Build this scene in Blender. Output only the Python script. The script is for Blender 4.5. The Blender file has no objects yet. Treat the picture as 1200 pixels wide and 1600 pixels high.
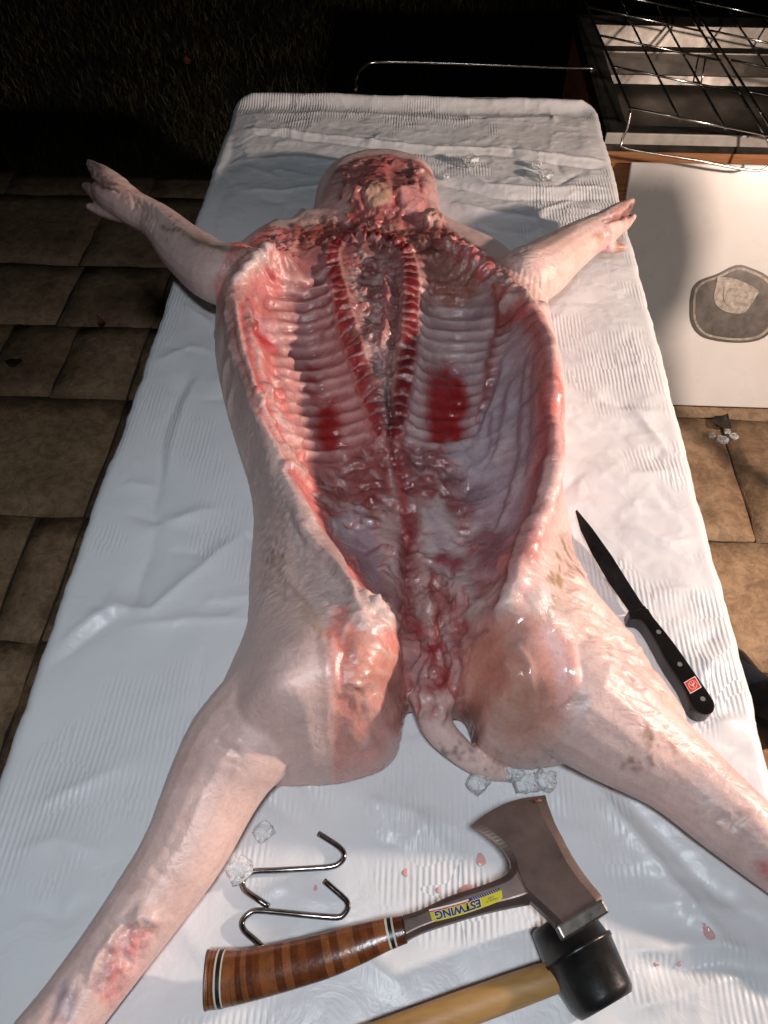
import bpy, bmesh, math, random
import numpy as np
from mathutils import Vector, Matrix

R = math.radians
random.seed(7)
rng = np.random.default_rng(11)
scene = bpy.context.scene
COL = scene.collection

# ------------------------------------------------------------------ camera, sky, lamps, exposure
PITCH, YAW, CAMZ = R(52.2606), R(2.624), 1.49
cam_data = bpy.data.cameras.new('camera')
cam_data.sensor_fit = 'VERTICAL'; cam_data.sensor_height = 36.0
cam_data.lens = 1202.0 / 1600.0 * 36.0
cam_data.clip_start = 0.02; cam_data.clip_end = 200.0
cam = bpy.data.objects.new('camera', cam_data); COL.objects.link(cam)
cam.location = (0, 0, CAMZ)
cam.rotation_euler = (R(90) - PITCH, 0, YAW)
scene.camera = cam

world = bpy.data.worlds.new('World'); scene.world = world; world.use_nodes = True
wn = world.node_tree; wn.nodes.clear()
sky = wn.nodes.new('ShaderNodeTexSky'); sky.sky_type = 'NISHITA'; sky.sun_disc = False
sky.sun_elevation = R(1.0); sky.sun_rotation = R(110)
wbg = wn.nodes.new('ShaderNodeBackground'); wbg.inputs['Strength'].default_value = 0.006
wout = wn.nodes.new('ShaderNodeOutputWorld')
wn.links.new(sky.outputs[0], wbg.inputs[0]); wn.links.new(wbg.outputs[0], wout.inputs[0])

def lamp(name, kind, loc, target, energy, color, size, spot=None, blend=0.6):
    d = bpy.data.lights.new(name, kind); d.energy = energy; d.color = color
    if kind == 'SPOT':
        d.spot_size = spot; d.spot_blend = blend; d.shadow_soft_size = size
    elif kind == 'SUN':
        d.angle = size
    o = bpy.data.objects.new(name, d); COL.objects.link(o); o.location = loc
    o.rotation_euler = (Vector(target) - Vector(loc)).to_track_quat('-Z', 'Y').to_euler()
    return o
KEY_LOC = (1.46, 0.58, 1.28)
FILL_LOC = (0.0, -0.22, 2.28)
key = lamp('work_light', 'SPOT', KEY_LOC, (0.15, 1.0, 0.7), 119, (1.0, 0.78, 0.65), 0.035, R(125), 0.5)
fill = lamp('stand_light', 'SPOT', FILL_LOC, (-0.10, 0.30, 0.7), 62, (0.86, 0.93, 1.0), 0.08, R(92), 0.8)
moon = lamp('moon_light', 'SUN', (3, -3, 6), (0, 1, 0), 0.01, (0.9, 0.95, 1.0), R(0.5))
vs = scene.view_settings
vs.view_transform = 'Standard'; vs.look = 'None'; vs.exposure = 0.0; vs.gamma = 1.0
try: vs.use_curve_mapping = False
except Exception: pass

# ------------------------------------------------------------------ survey: photo measurements -> places in the garden
F_ = 1202.0
_f = np.array([-math.sin(YAW)*math.cos(PITCH), math.cos(YAW)*math.cos(PITCH), -math.sin(PITCH)])
_x = np.array([math.cos(YAW), math.sin(YAW), 0.0]); _u = np.cross(_x, _f)
def W(px, py, z):
    d = _f + (px-600)/F_*_x - (py-800)/F_*_u
    t = (z-CAMZ)/d[2]
    return Vector((t*d[0], t*d[1], z))
ZT = 0.745                      # top of the cloth

# ------------------------------------------------------------------ helpers
def tag(o, label=None, cat=None, group=None, kind=None):
    if label: o['label'] = label
    if cat: o['category'] = cat
    if group: o['group'] = group
    if kind: o['kind'] = kind
    return o
def empty(name, loc, label, cat, group=None, rot=(0,0,0)):
    o = bpy.data.objects.new(name, None); COL.objects.link(o); o.location = loc; o.rotation_euler = rot
    o.empty_display_size = 0.05
    return tag(o, label, cat, group)
def link(name, me, mat=None, parent=None, smooth=False):
    o = bpy.data.objects.new(name, me); COL.objects.link(o)
    if mat is not None and not me.materials: me.materials.append(mat)
    if smooth:
        lt = np.empty(len(me.polygons), dtype=np.int32); me.polygons.foreach_get('loop_total', lt)
        me.polygons.foreach_set('use_smooth', lt <= 4)
    if parent is not None:
        o.parent = parent
        o.matrix_parent_inverse = Matrix.LocRotScale(parent.location, parent.rotation_euler, None).inverted() if parent.parent is None else Matrix.Identity(4)
        if parent.parent is not None:
            o.matrix_parent_inverse = (Matrix.LocRotScale(parent.parent.location, parent.parent.rotation_euler, None)).inverted() @ Matrix.Identity(4)
            if parent.type == 'MESH': o.matrix_parent_inverse = Matrix.Identity(4)
    return o
def mesh(name, v, f):
    me = bpy.data.meshes.new(name); me.from_pydata([tuple(a) for a in v], [], [tuple(a) for a in f]); me.update(); return me
def bevel(me, w, seg=2, ang=30):
    bm = bmesh.new(); bm.from_mesh(me)
    bmesh.ops.recalc_face_normals(bm, faces=bm.faces)
    es = [e for e in bm.edges if len(e.link_faces) == 2 and e.calc_face_angle(0) > R(ang)]
    if es: bmesh.ops.bevel(bm, geom=es, offset=w, segments=seg, profile=0.6, affect='EDGES', clamp_overlap=True)
    bm.to_mesh(me); bm.free(); return me
def box(name, lo, hi, bw=0.0, seg=2):
    x0,y0,z0 = lo; x1,y1,z1 = hi
    v = [(x0,y0,z0),(x1,y0,z0),(x1,y1,z0),(x0,y1,z0),(x0,y0,z1),(x1,y0,z1),(x1,y1,z1),(x0,y1,z1)]
    f = [(0,3,2,1),(4,5,6,7),(0,1,5,4),(1,2,6,5),(2,3,7,6),(3,0,4,7)]
    me = mesh(name, v, f)
    return bevel(me, bw, seg) if bw > 0 else me
def frames(pts):
    pts = [Vector(p) for p in pts]; out = []
    t0 = (pts[1]-pts[0]).normalized()
    n = t0.orthogonal().normalized()
    for i in range(len(pts)):
        a = pts[max(i-1,0)]; b = pts[min(i+1,len(pts)-1)]; t = (b-a).normalized()
        n = (n - t*n.dot(t)).normalized(); out.append((t, n, t.cross(n)))
    return out
def tube_vf(pts, radii, n=10, base=0, up=None, flat=1.0):
    pts = [Vector(p) for p in pts]
    if isinstance(radii, (int, float)): radii = [radii]*len(pts)
    fr = frames(pts); v = []; f = []
    for i, p in enumerate(pts):
        t, a, b = fr[i]
        if up is not None:
            b = Vector(up); b = (b - t*b.dot(t)).normalized(); a = b.cross(t)
        for k in range(n):
            c = 2*math.pi*k/n
            v.append(p + a*(radii[i]*math.cos(c)) + b*(radii[i]*flat*math.sin(c)))
    for i in range(len(pts)-1):
        for k in range(n):
            k2 = (k+1) % n
            f.append((base+i*n+k, base+i*n+k2, base+(i+1)*n+k2, base+(i+1)*n+k))
    f.append(tuple(base+k for k in reversed(range(n)))); m = (len(pts)-1)*n
    f.append(tuple(base+m+k for k in range(n)))
    return v, f
def tube(name, pts, radii, mat, parent=None, n=10, up=None, flat=1.0):
    v, f = tube_vf(pts, radii, n, 0, up, flat)
    o = link(name, mesh(name, v, f), mat, parent, smooth=True); return o
def catmull(P, m=8):
    P = [np.array(p, float) for p in P]; out = []
    Q = [2*P[0]-P[1]] + P + [2*P[-1]-P[-2]]
    for i in range(1, len(Q)-2):
        for k in range(m):
            t = k/m
            out.append(0.5*((2*Q[i]) + (-Q[i-1]+Q[i+1])*t + (2*Q[i-1]-5*Q[i]+4*Q[i+1]-Q[i+2])*t*t + (-Q[i-1]+3*Q[i]-3*Q[i+1]+Q[i+2])*t**3))
    out.append(P[-1]); return out

# numpy noise
def _hash(i, j, s):
    n = (i.astype(np.int64)*374761393 + j.astype(np.int64)*668265263 + s*974711) & 0x7fffffff
    n = ((n ^ (n >> 13))*1274126177) & 0x7fffffff
    return ((n ^ (n >> 16)) & 0xffff)/65535.0
def vnoise(x, y, s=0):
    i = np.floor(x); j = np.floor(y); u = x-i; v = y-j
    u = u*u*(3-2*u); v = v*v*(3-2*v)
    a = _hash(i,j,s); b = _hash(i+1,j,s); c = _hash(i,j+1,s); d = _hash(i+1,j+1,s)
    return (a*(1-u)+b*u)*(1-v)+(c*(1-u)+d*u)*v
def fbm(x, y, s=0, o=4):
    t = 0; a = 0.5; n = 0
    for k in range(o):
        t = t + a*vnoise(x*2**k, y*2**k, s+17*k); n += a; a *= 0.5
    return t/n
def worley(x, y, s=0):
    i0 = np.floor(x); j0 = np.floor(y)
    d1 = np.full(x.shape, 9.0); d2 = d1.copy(); cid = np.zeros(x.shape)
    for di in (-1,0,1):
        for dj in (-1,0,1):
            i = i0+di; j = j0+dj
            cx = i+_hash(i,j,s); cy = j+_hash(i,j,s+5); r = _hash(i,j,s+9)
            d = np.hypot(x-cx, y-cy)
            near = d < d1
            d2 = np.where(near, d1, np.minimum(d2, d)); cid = np.where(near, r, cid); d1 = np.where(near, d, d1)
    return d1, d2, cid
def sstep(a, b, x):
    t = np.clip((x-a)/(b-a), 0, 1); return t*t*(3-2*t)

# ------------------------------------------------------------------ materials
def new_mat(name):
    m = bpy.data.materials.new(name); m.use_nodes = True
    nt = m.node_tree; b = nt.nodes['Principled BSDF']; return m, nt, b
def noise_node(nt, scale, detail=4, rough=0.6, coord='Object', vec=None, dist=0.0):
    n = nt.nodes.new('ShaderNodeTexNoise'); n.inputs['Scale'].default_value = scale
    n.inputs['Detail'].default_value = detail; n.inputs['Roughness'].default_value = rough; n.inputs['Distortion'].default_value = dist
    if vec is None:
        tc = nt.nodes.new('ShaderNodeTexCoord'); vec = tc.outputs[coord]
    nt.links.new(vec, n.inputs['Vector']); return n
def ramp(nt, fac, stops):
    r = nt.nodes.new('ShaderNodeValToRGB'); e = r.color_ramp.elements
    while len(e) < len(stops): e.new(0.5)
    for k, (p, c) in enumerate(stops):
        e[k].position = p; e[k].color = (c[0], c[1], c[2], 1)
    nt.links.new(fac, r.inputs['Fac']); return r
def bump(nt, b, height, strength, dist, prev=None):
    n = nt.nodes.new('ShaderNodeBump'); n.inputs['Strength'].default_value = strength; n.inputs['Distance'].default_value = dist
    nt.links.new(height, n.inputs['Height'])
    if prev is not None: nt.links.new(prev.outputs[0], n.inputs['Normal'])
    nt.links.new(n.outputs[0], b.inputs['Normal']); return n
def mathn(nt, op, a, bv):
    n = nt.nodes.new('ShaderNodeMath'); n.operation = op
    for k, q in enumerate((a, bv)):
        if isinstance(q, (int, float)): n.inputs[k].default_value = q
        else: nt.links.new(q, n.inputs[k])
    return n.outputs[0]
def simple(name, c1, c2, scale, rough=0.5, metal=0.0, bstr=0.2, bdist=0.001, rvar=0.15, detail=5, coat=0.0, stretch=None):
    m, nt, b = new_mat(name)
    vec = None
    if stretch:
        tc = nt.nodes.new('ShaderNodeTexCoord'); mp = nt.nodes.new('ShaderNodeMapping'); mp.inputs['Scale'].default_value = stretch
        if len(stretch) == 3: nt.links.new(tc.outputs['Object'], mp.inputs['Vector'])
        vec = mp.outputs[0]
    n = noise_node(nt, scale, detail, 0.6, vec=vec)
    r = ramp(nt, n.outputs['Fac'], [(0.3, c1), (0.7, c2)])
    nt.links.new(r.outputs[0], b.inputs['Base Color'])
    n2 = noise_node(nt, scale*2.3, 3, 0.6, vec=vec)
    rr = nt.nodes.new('ShaderNodeMapRange'); rr.inputs['To Min'].default_value = max(rough-rvar, 0.02); rr.inputs['To Max'].default_value = min(rough+rvar, 1)
    nt.links.new(n2.outputs['Fac'], rr.inputs['Value']); nt.links.new(rr.outputs[0], b.inputs['Roughness'])
    b.inputs['Metallic'].default_value = metal; b.inputs['Coat Weight'].default_value = coat
    if bstr > 0: bump(nt, b, n2.outputs['Fac'], bstr, bdist)
    return m

def mat_stone():
    m, nt, b = new_mat('stamped_stone')
    n = noise_node(nt, 5, 8, 0.65); oi = nt.nodes.new('ShaderNodeObjectInfo')
    r = ramp(nt, n.outputs['Fac'], [(0.25, (0.17,0.10,0.052)), (0.5, (0.44,0.285,0.165)), (0.8, (0.56,0.385,0.235))])
    n2 = noise_node(nt, 34, 6, 0.75, dist=0.6)
    r2 = ramp(nt, n2.outputs['Fac'], [(0.40, (0.26,0.22,0.19)), (0.58, (1,1,1))])
    mx = nt.nodes.new('ShaderNodeMix'); mx.data_type = 'RGBA'; mx.blend_type = 'MULTIPLY'; mx.inputs['Factor'].default_value = 0.5
    nt.links.new(r.outputs[0], mx.inputs['A']); nt.links.new(r2.outputs[0], mx.inputs['B'])
    hs = nt.nodes.new('ShaderNodeHueSaturation'); nt.links.new(mx.outputs['Result'], hs.inputs['Color'])
    v = nt.nodes.new('ShaderNodeMapRange'); v.inputs['To Min'].default_value = 0.75; v.inputs['To Max'].default_value = 1.2
    nt.links.new(oi.outputs['Random'], v.inputs['Value']); nt.links.new(v.outputs[0], hs.inputs['Value'])
    nt.links.new(hs.outputs[0], b.inputs['Base Color'])
    b.inputs['Roughness'].default_value = 0.62
    b1 = bump(nt, b, n.outputs['Fac'], 0.6, 0.03); bump(nt, b, n2.outputs['Fac'], 0.6, 0.006, b1)
    return m
def mat_cloth():
    m, nt, b = new_mat('white_vinyl')
    tc = nt.nodes.new('ShaderNodeTexCoord')
    n = noise_node(nt, 3, 3, 0.5, vec=tc.outputs['Object'])
    r = ramp(nt, n.outputs['Fac'], [(0.3, (0.70,0.71,0.735)), (0.7, (0.79,0.785,0.79))])
    nt.links.new(r.outputs[0], b.inputs['Base Color'])
    # embossed fine stripes running along the table, broken up in patches
    sep = nt.nodes.new('ShaderNodeSeparateXYZ'); nt.links.new(tc.outputs['Object'], sep.inputs[0])
    mp = nt.nodes.new('ShaderNodeMapping'); mp.inputs['Scale'].default_value = (26, 13, 1); nt.links.new(tc.outputs['Object'], mp.inputs['Vector'])
    blk = nt.nodes.new('ShaderNodeTexWhiteNoise'); sn = nt.nodes.new('ShaderNodeVectorMath'); sn.operation = 'FLOOR'
    dn = noise_node(nt, 9, 2, 0.5, vec=tc.outputs['Object'])
    va = nt.nodes.new('ShaderNodeVectorMath'); va.operation = 'ADD'; nt.links.new(mp.outputs[0], va.inputs[0])
    vm = nt.nodes.new('ShaderNodeVectorMath'); vm.operation = 'SCALE'; vm.inputs['Scale'].default_value = 3.0; nt.links.new(dn.outputs['Color'], vm.inputs[0])
    nt.links.new(vm.outputs[0], va.inputs[1]); nt.links.new(va.outputs[0], sn.inputs[0]); nt.links.new(sn.outputs[0], blk.inputs['Vector'])
    ph = mathn(nt, 'ADD', mathn(nt, 'MULTIPLY', sep.outputs['X'], 2*math.pi/0.0055), mathn(nt, 'MULTIPLY', blk.outputs['Value'], 6.0))
    si = mathn(nt, 'SINE', ph, 0)
    nm = noise_node(nt, 6.5, 3, 0.6, vec=tc.outputs['Object'])
    mk = ramp(nt, nm.outputs['Fac'], [(0.52, (0,0,0)), (0.62, (1,1,1))])
    st = mathn(nt, 'MULTIPLY', si, mk.outputs[0])
    b1 = bump(nt, b, st, 0.34, 0.0011)
    nw = noise_node(nt, 28, 4, 0.55, vec=tc.outputs['Object'], dist=0.8)
    b2 = bump(nt, b, nw.outputs['Fac'], 0.26, 0.006, b1)
    b.inputs['Roughness'].default_value = 0.36
    b.inputs['Specular IOR Level'].default_value = 0.45
    return m
def mat_flesh():
    m, nt, b = new_mat('carcass_flesh')
    tc = nt.nodes.new('ShaderNodeTexCoord')
    at = nt.nodes.new('ShaderNodeAttribute'); at.attribute_name = 'flesh'
    am = nt.nodes.new('ShaderNodeAttribute'); am.attribute_name = 'finish'
    sp = nt.nodes.new('ShaderNodeSeparateColor'); nt.links.new(am.outputs['Color'], sp.inputs[0])
    wet, skin, fib = sp.outputs[0], sp.outputs[1], sp.outputs[2]
    n = noise_node(nt, 260, 5, 0.65, vec=tc.outputs['Object'], dist=0.5)
    r = ramp(nt, n.outputs['Fac'], [(0.30, (0.72,0.66,0.66)), (0.55, (1,1,1)), (0.75, (1.12,1.1,1.08))])
    n3 = noise_node(nt, 45, 5, 0.6, vec=tc.outputs['Object'], dist=1.2)
    r3 = ramp(nt, n3.outputs['Fac'], [(0.32, (0.80,0.70,0.70)), (0.62, (1.05,1.05,1.05))])
    m1 = nt.nodes.new('ShaderNodeMix'); m1.data_type = 'RGBA'; m1.blend_type = 'MULTIPLY'; rough_f = mathn(nt, 'SUBTRACT', 1.0, mathn(nt, 'MULTIPLY', skin, 0.48)); nt.links.new(mathn(nt, 'MULTIPLY', rough_f, 0.8), m1.inputs['Factor'])
    nt.links.new(at.outputs['Color'], m1.inputs['A']); nt.links.new(r.outputs[0], m1.inputs['B'])
    m2 = nt.nodes.new('ShaderNodeMix'); m2.data_type = 'RGBA'; m2.blend_type = 'MULTIPLY'; nt.links.new(mathn(nt, 'MULTIPLY', rough_f, 0.8), m2.inputs['Factor'])
    nt.links.new(m1.outputs['Result'], m2.inputs['A']); nt.links.new(r3.outputs[0], m2.inputs['B'])
    nt.links.new(m2.outputs['Result'], b.inputs['Base Color'])
    rr = nt.nodes.new('ShaderNodeMapRange'); rr.inputs['To Min'].default_value = 0.58; rr.inputs['To Max'].default_value = 0.17
    nt.links.new(wet, rr.inputs['Value'])
    rv = mathn(nt, 'ADD', rr.outputs[0], mathn(nt, 'MULTIPLY', mathn(nt, 'SUBTRACT', n3.outputs['Fac'], 0.5), 0.35))
    rvc = nt.nodes.new('ShaderNodeClamp'); nt.links.new(rv, rvc.inputs['Value']); rvc.inputs['Min'].default_value = 0.08
    nt.links.new(rvc.outputs[0], b.inputs['Roughness'])
    b.inputs['Subsurface Weight'].default_value = 0.22
    b.inputs['Subsurface Radius'].default_value = (1.0, 0.35, 0.22); b.inputs['Subsurface Scale'].default_value = 0.006
    b.inputs['Specular IOR Level'].default_value = 0.5
    # skin: creased; meat: fine grain
    vo = nt.nodes.new('ShaderNodeTexVoronoi'); vo.feature = 'DISTANCE_TO_EDGE'; vo.inputs['Scale'].default_value = 75
    mp = nt.nodes.new('ShaderNodeMapping'); mp.inputs['Scale'].default_value = (0.55, 1.5, 0.8); mp.inputs['Rotation'].default_value = (0, 0, 0.35)
    wn_ = noise_node(nt, 30, 3, 0.5, vec=tc.outputs['Object'])
    vadd = nt.nodes.new('ShaderNodeVectorMath'); vadd.operation = 'MULTIPLY_ADD'
    nt.links.new(wn_.outputs['Color'], vadd.inputs[0]); vadd.inputs[1].default_value = (0.02,0.02,0.02); nt.links.new(tc.outputs['Object'], vadd.inputs[2])
    nt.links.new(vadd.outputs[0], mp.inputs['Vector']); nt.links.new(mp.outputs[0], vo.inputs['Vector'])
    cr = nt.nodes.new('ShaderNodeMapRange'); cr.inputs['From Max'].default_value = 0.25; nt.links.new(vo.outputs['Distance'], cr.inputs['Value'])
    hsk = mathn(nt, 'MULTIPLY', cr.outputs[0], fib)
    b1 = bump(nt, b, hsk, 0.34, 0.0020)
    b2 = bump(nt, b, mathn(nt, 'MULTIPLY', n3.outputs['Fac'], rough_f), 0.45, 0.004, b1)
    bump(nt, b, mathn(nt, 'MULTIPLY', n.outputs['Fac'], rough_f), 0.26, 0.0012, b2)
    return m
def mat_ice():
    m, nt, b = new_mat('clear_ice'); nt.nodes.remove(b)
    n = noise_node(nt, 120, 4, 0.6, dist=.5); bp = nt.nodes.new('ShaderNodeBump'); bp.inputs['Strength'].default_value = .7; bp.inputs['Distance'].default_value = .006
    nt.links.new(n.outputs['Fac'], bp.inputs['Height'])
    fr = nt.nodes.new('ShaderNodeFresnel'); fr.inputs['IOR'].default_value = 1.16; nt.links.new(bp.outputs[0], fr.inputs['Normal'])
    tr = nt.nodes.new('ShaderNodeBsdfTransparent'); tr.inputs['Color'].default_value = (.99,.995,1,1)
    gl = nt.nodes.new('ShaderNodeBsdfGlossy'); gl.inputs['Roughness'].default_value = .08; nt.links.new(bp.outputs[0], gl.inputs['Normal'])
    df = nt.nodes.new('ShaderNodeBsdfDiffuse'); df.inputs['Color'].default_value = (.93,.95,.96,1); nt.links.new(bp.outputs[0], df.inputs['Normal'])
    r_ = ramp(nt, n.outputs['Fac'], [(.42,(.08,.08,.08)),(.62,(.75,.75,.75))])
    m0 = nt.nodes.new('ShaderNodeMixShader'); nt.links.new(r_.outputs[0], m0.inputs[0]); nt.links.new(tr.outputs[0], m0.inputs[1]); nt.links.new(df.outputs[0], m0.inputs[2])
    mx = nt.nodes.new('ShaderNodeMixShader'); nt.links.new(fr.outputs[0], mx.inputs[0]); nt.links.new(m0.outputs[0], mx.inputs[1]); nt.links.new(gl.outputs[0], mx.inputs[2])
    nt.links.new(mx.outputs[0], nt.nodes['Material Output'].inputs[0]); return m
def flat(name, c, rough=0.4, metal=0.0, spec=0.5):
    m = simple(name, tuple(q*0.93 for q in c), tuple(min(q*1.05,1) for q in c), 60, rough, metal, 0.08, 0.0005, 0.05); return m

M = {}
M['stone'] = mat_stone()
M['grout'] = simple('joint_grout', (0.03,0.022,0.015), (0.06,0.045,0.03), 40, 0.9)
M['soil'] = simple('dark_soil', (0.012,0.010,0.006), (0.035,0.028,0.016), 14, 0.95, bstr=0.6, bdist=0.02)
M['grass'] = simple('grass_blade', (0.006,0.012,0.003), (0.062,0.062,0.013), 3, 0.6, bstr=0)
M['cloth'] = mat_cloth()
M['flesh'] = mat_flesh()
M['ice'] = mat_ice()
M['steel'] = simple('bright_steel', (0.42,0.40,0.38), (0.60,0.58,0.56), 45, 0.24, 1.0, 0.10, 0.0006, 0.10)
M['wire'] = simple('chrome_wire', (0.50,0.49,0.47), (0.72,0.71,0.69), 80, 0.20, 1.0, 0.05, 0.0004, 0.08)
M['hook'] = simple('hook_steel', (0.20,0.185,0.175), (0.38,0.36,0.345), 120, 0.20, 1.0, 0.05, 0.0004, 0.08)
M['axe'] = simple('dark_axe_steel', (0.11,0.076,0.066), (0.18,0.128,0.112), 38, 0.40, 0.55, 0.12, 0.0006, 0.08)
M['axe_bright'] = simple('ground_axe_steel', (0.30,0.26,0.24), (0.44,0.40,0.37), 70, 0.30, 1.0, 0.15, 0.0006, 0.08)
M['blade'] = simple('knife_steel', (0.030,0.029,0.030), (0.06,0.058,0.06), 60, 0.32, 0.8, 0.08, 0.0004, 0.08)
M['knife_black'] = simple('black_plastic', (0.006,0.006,0.006), (0.012,0.010,0.010), 50, 0.22, 0, 0.05, 0.0005, 0.06)
M['rubber'] = simple('black_rubber', (0.006,0.006,0.006), (0.018,0.017,0.016), 55, 0.33, 0, 0.25, 0.0012, 0.10)
M['rivet'] = flat('steel_rivet', (0.36,0.36,0.36), 0.35, 0.6)
M['red'] = flat('red_enamel', (0.62,0.055,0.025), 0.35)
M['white'] = flat('white_print', (0.78,0.74,0.72), 0.4)
M['yellow'] = flat('yellow_label', (0.66,0.58,0.03), 0.35)
M['navy'] = flat('navy_print', (0.012,0.012,0.11), 0.4)
M['black'] = flat('black_spacer', (0.012,0.012,0.013), 0.35)
M['ivory'] = flat('ivory_spacer', (0.62,0.56,0.46), 0.4)
M['leathers'] = [simple('leather_%d' % k, tuple(q*s for q in a), tuple(q*s*1.9 for q in a), 90, 0.26, 0, 0.3, 0.0008, 0.08, coat=0.4)
                 for k, (a, s) in enumerate([((0.115,0.034,0.011),0.9), ((0.13,0.045,0.015),1.1), ((0.10,0.028,0.010),0.75), ((0.145,0.05,0.017),1.0)])]
def mat_wood(name, c1, c2, sc, stretch):
    m, nt, b = new_mat(name)
    tc = nt.nodes.new('ShaderNodeTexCoord'); mp = nt.nodes.new('ShaderNodeMapping'); mp.inputs['Scale'].default_value = stretch
    nt.links.new(tc.outputs['Object'], mp.inputs['Vector'])
    n = noise_node(nt, sc, 6, 0.65, vec=mp.outputs[0], dist=0.7)
    r = ramp(nt, n.outputs['Fac'], [(0.28, c1), (0.55, c2), (0.8, tuple(q*1.2 for q in c2))]); nt.links.new(r.outputs[0], b.inputs['Base Color'])
    b.inputs['Roughness'].default_value = 0.5; bump(nt, b, n.outputs['Fac'], 0.25, 0.001); return m
M['handle_wood'] = mat_wood('mallet_wood', (0.25,0.115,0.032), (0.44,0.245,0.085), 30, (0.35,1.6,3))
M['ply'] = mat_wood('plywood', (0.28,0.11,0.042), (0.45,0.215,0.10), 12, (0.6,3,9))
M['enamel'] = simple('white_enamel', (0.78,0.75,0.71), (0.86,0.84,0.81), 7, 0.30, 0.0, 0.10, 0.003, 0.10)
M['plate'] = simple('dark_plate', (0.10,0.09,0.08), (0.19,0.17,0.155), 30, 0.42, 0.5, 0.2, 0.001)
M['scuff'] = simple('scuffed_plate', (0.22,0.19,0.16), (0.55,0.49,0.43), 85, 0.5, 0.2, 0.35, 0.0015)
M['pan'] = simple('pan_steel', (0.12,0.112,0.10), (0.27,0.25,0.23), 9, 0.42, 0.9, 0.12, 0.004, 0.12)
M['pan_dark'] = simple('sooty_steel', (0.035,0.034,0.030), (0.13,0.125,0.11), 18, 0.45, 0.8, 0.2, 0.004, 0.12)
M['trim'] = simple('worn_trim', (0.42,0.40,0.37), (0.60,0.58,0.55), 30, 0.4, 0.2, 0.2, 0.001)
M['table'] = simple('grey_table', (0.35,0.35,0.35), (0.45,0.45,0.45), 30, 0.5)
M['dark_metal'] = simple('dark_metal', (0.03,0.03,0.032), (0.07,0.07,0.072), 40, 0.4, 0.6)
M['denim'] = simple('navy_fabric', (0.004,0.005,0.010), (0.010,0.012,0.022), 220, 0.85, 0, 0.4, 0.001)
M['person_skin'] = simple('person_skin', (0.38,0.22,0.16), (0.50,0.31,0.23), 40, 0.5)
M['hair'] = simple('dark_hair', (0.01,0.008,0.006), (0.03,0.022,0.016), 150, 0.5, stretch=(1,1,0.1))
M['leaf_red'] = simple('red_leaf', (0.10,0.02,0.012), (0.22,0.05,0.025), 60, 0.6)
M['leaf_brown'] = simple('brown_leaf', (0.20,0.06,0.018), (0.42,0.14,0.045), 40, 0.6)
M['leaf_dark'] = simple('dark_leaf', (0.018,0.012,0.008), (0.045,0.03,0.018), 60, 0.6)
def mat_drop():
    m, nt, b = new_mat('pink_drop'); b.inputs['Base Color'].default_value = (0.62,0.17,0.16,1); b.inputs['Roughness'].default_value = 0.10
    n = noise_node(nt, 160, 3); r = ramp(nt, n.outputs['Fac'], [(0.3,(0.66,0.33,0.32)),(0.7,(0.72,0.44,0.43))]); nt.links.new(r.outputs[0], b.inputs['Base Color']); return m
M['drop'] = mat_drop()
def mat_lampglass():
    m, nt, b = new_mat('lamp_glass'); n = noise_node(nt, 20)
    r = ramp(nt, n.outputs['Fac'], [(0.3,(1,0.86,0.7)),(0.7,(1,0.9,0.78))]); nt.links.new(r.outputs[0], b.inputs['Emission Color'])
    b.inputs['Emission Strength'].default_value = 3.0; return m
M['lamp'] = mat_lampglass()

# ------------------------------------------------------------------ ground: paving of stamped slabs, lawn
PV_Z = 0.0
pv = link('paving', box('paving', (-4,-3,-0.12), (4,2.72,-0.014)), M['grout']); tag(pv, kind='structure')
lw = link('lawn', mesh('lawn', [(-14,2.72,-0.03),(14,2.72,-0.03),(14,16,-0.03),(-14,16,-0.03)], [(0,1,2,3)]), M['soil']); tag(lw, kind='structure')
def slab(x0, y0, x1, y1):
    g = 0.0042; x0 += g; y0 += g; x1 -= g; y1 -= g
    n = max(3, int((x1-x0)/0.06)); m_ = max(3, int((y1-y0)/0.06))
    xs = np.linspace(x0, x1, n+1); ys = np.linspace(y0, y1, m_+1)
    v = []; f = []
    for j, y in enumerate(ys):
        for i, x in enumerate(xs):
            e = (i in (0, n)) or (j in (0, m_))
            jx = random.uniform(-.004,.004) if e else 0; jy = random.uniform(-.004,.004) if e else 0
            z = (float(fbm(np.array(x*7.), np.array(y*7.), 3))-0.5)*0.012 - 0.002 - (0.006 if e else 0)
            v.append((x+jx, y+jy, z))
    for j in range(m_):
        for i in range(n):
            a = j*(n+1)+i; f.append((a, a+1, a+n+2, a+n+1))
    bd = [i for i in range(n+1)] + [(j*(n+1)+n) for j in range(1, m_+1)] + [m_*(n+1)+i for i in range(n-1, -1, -1)] + [j*(n+1) for j in range(m_-1, 0, -1)]
    b0 = len(v)
    for k in bd: v.append((v[k][0], v[k][1], -0.03))
    L = len(bd)
    for k in range(L):
        f.append((bd[(k+1) % L], bd[k], b0+k, b0+(k+1) % L))
    me = mesh('stone_slab', v, f); o = link('stone_slab', me, M['stone'], None, True); o.parent = pv; return o
rows = [(-0.62,-0.21),(-0.21,0.35),(0.35,0.763),(0.763,1.107),(1.107,1.52),(1.52,1.83),(1.83,2.134),(2.134,2.553),(2.553,2.70)]
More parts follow.
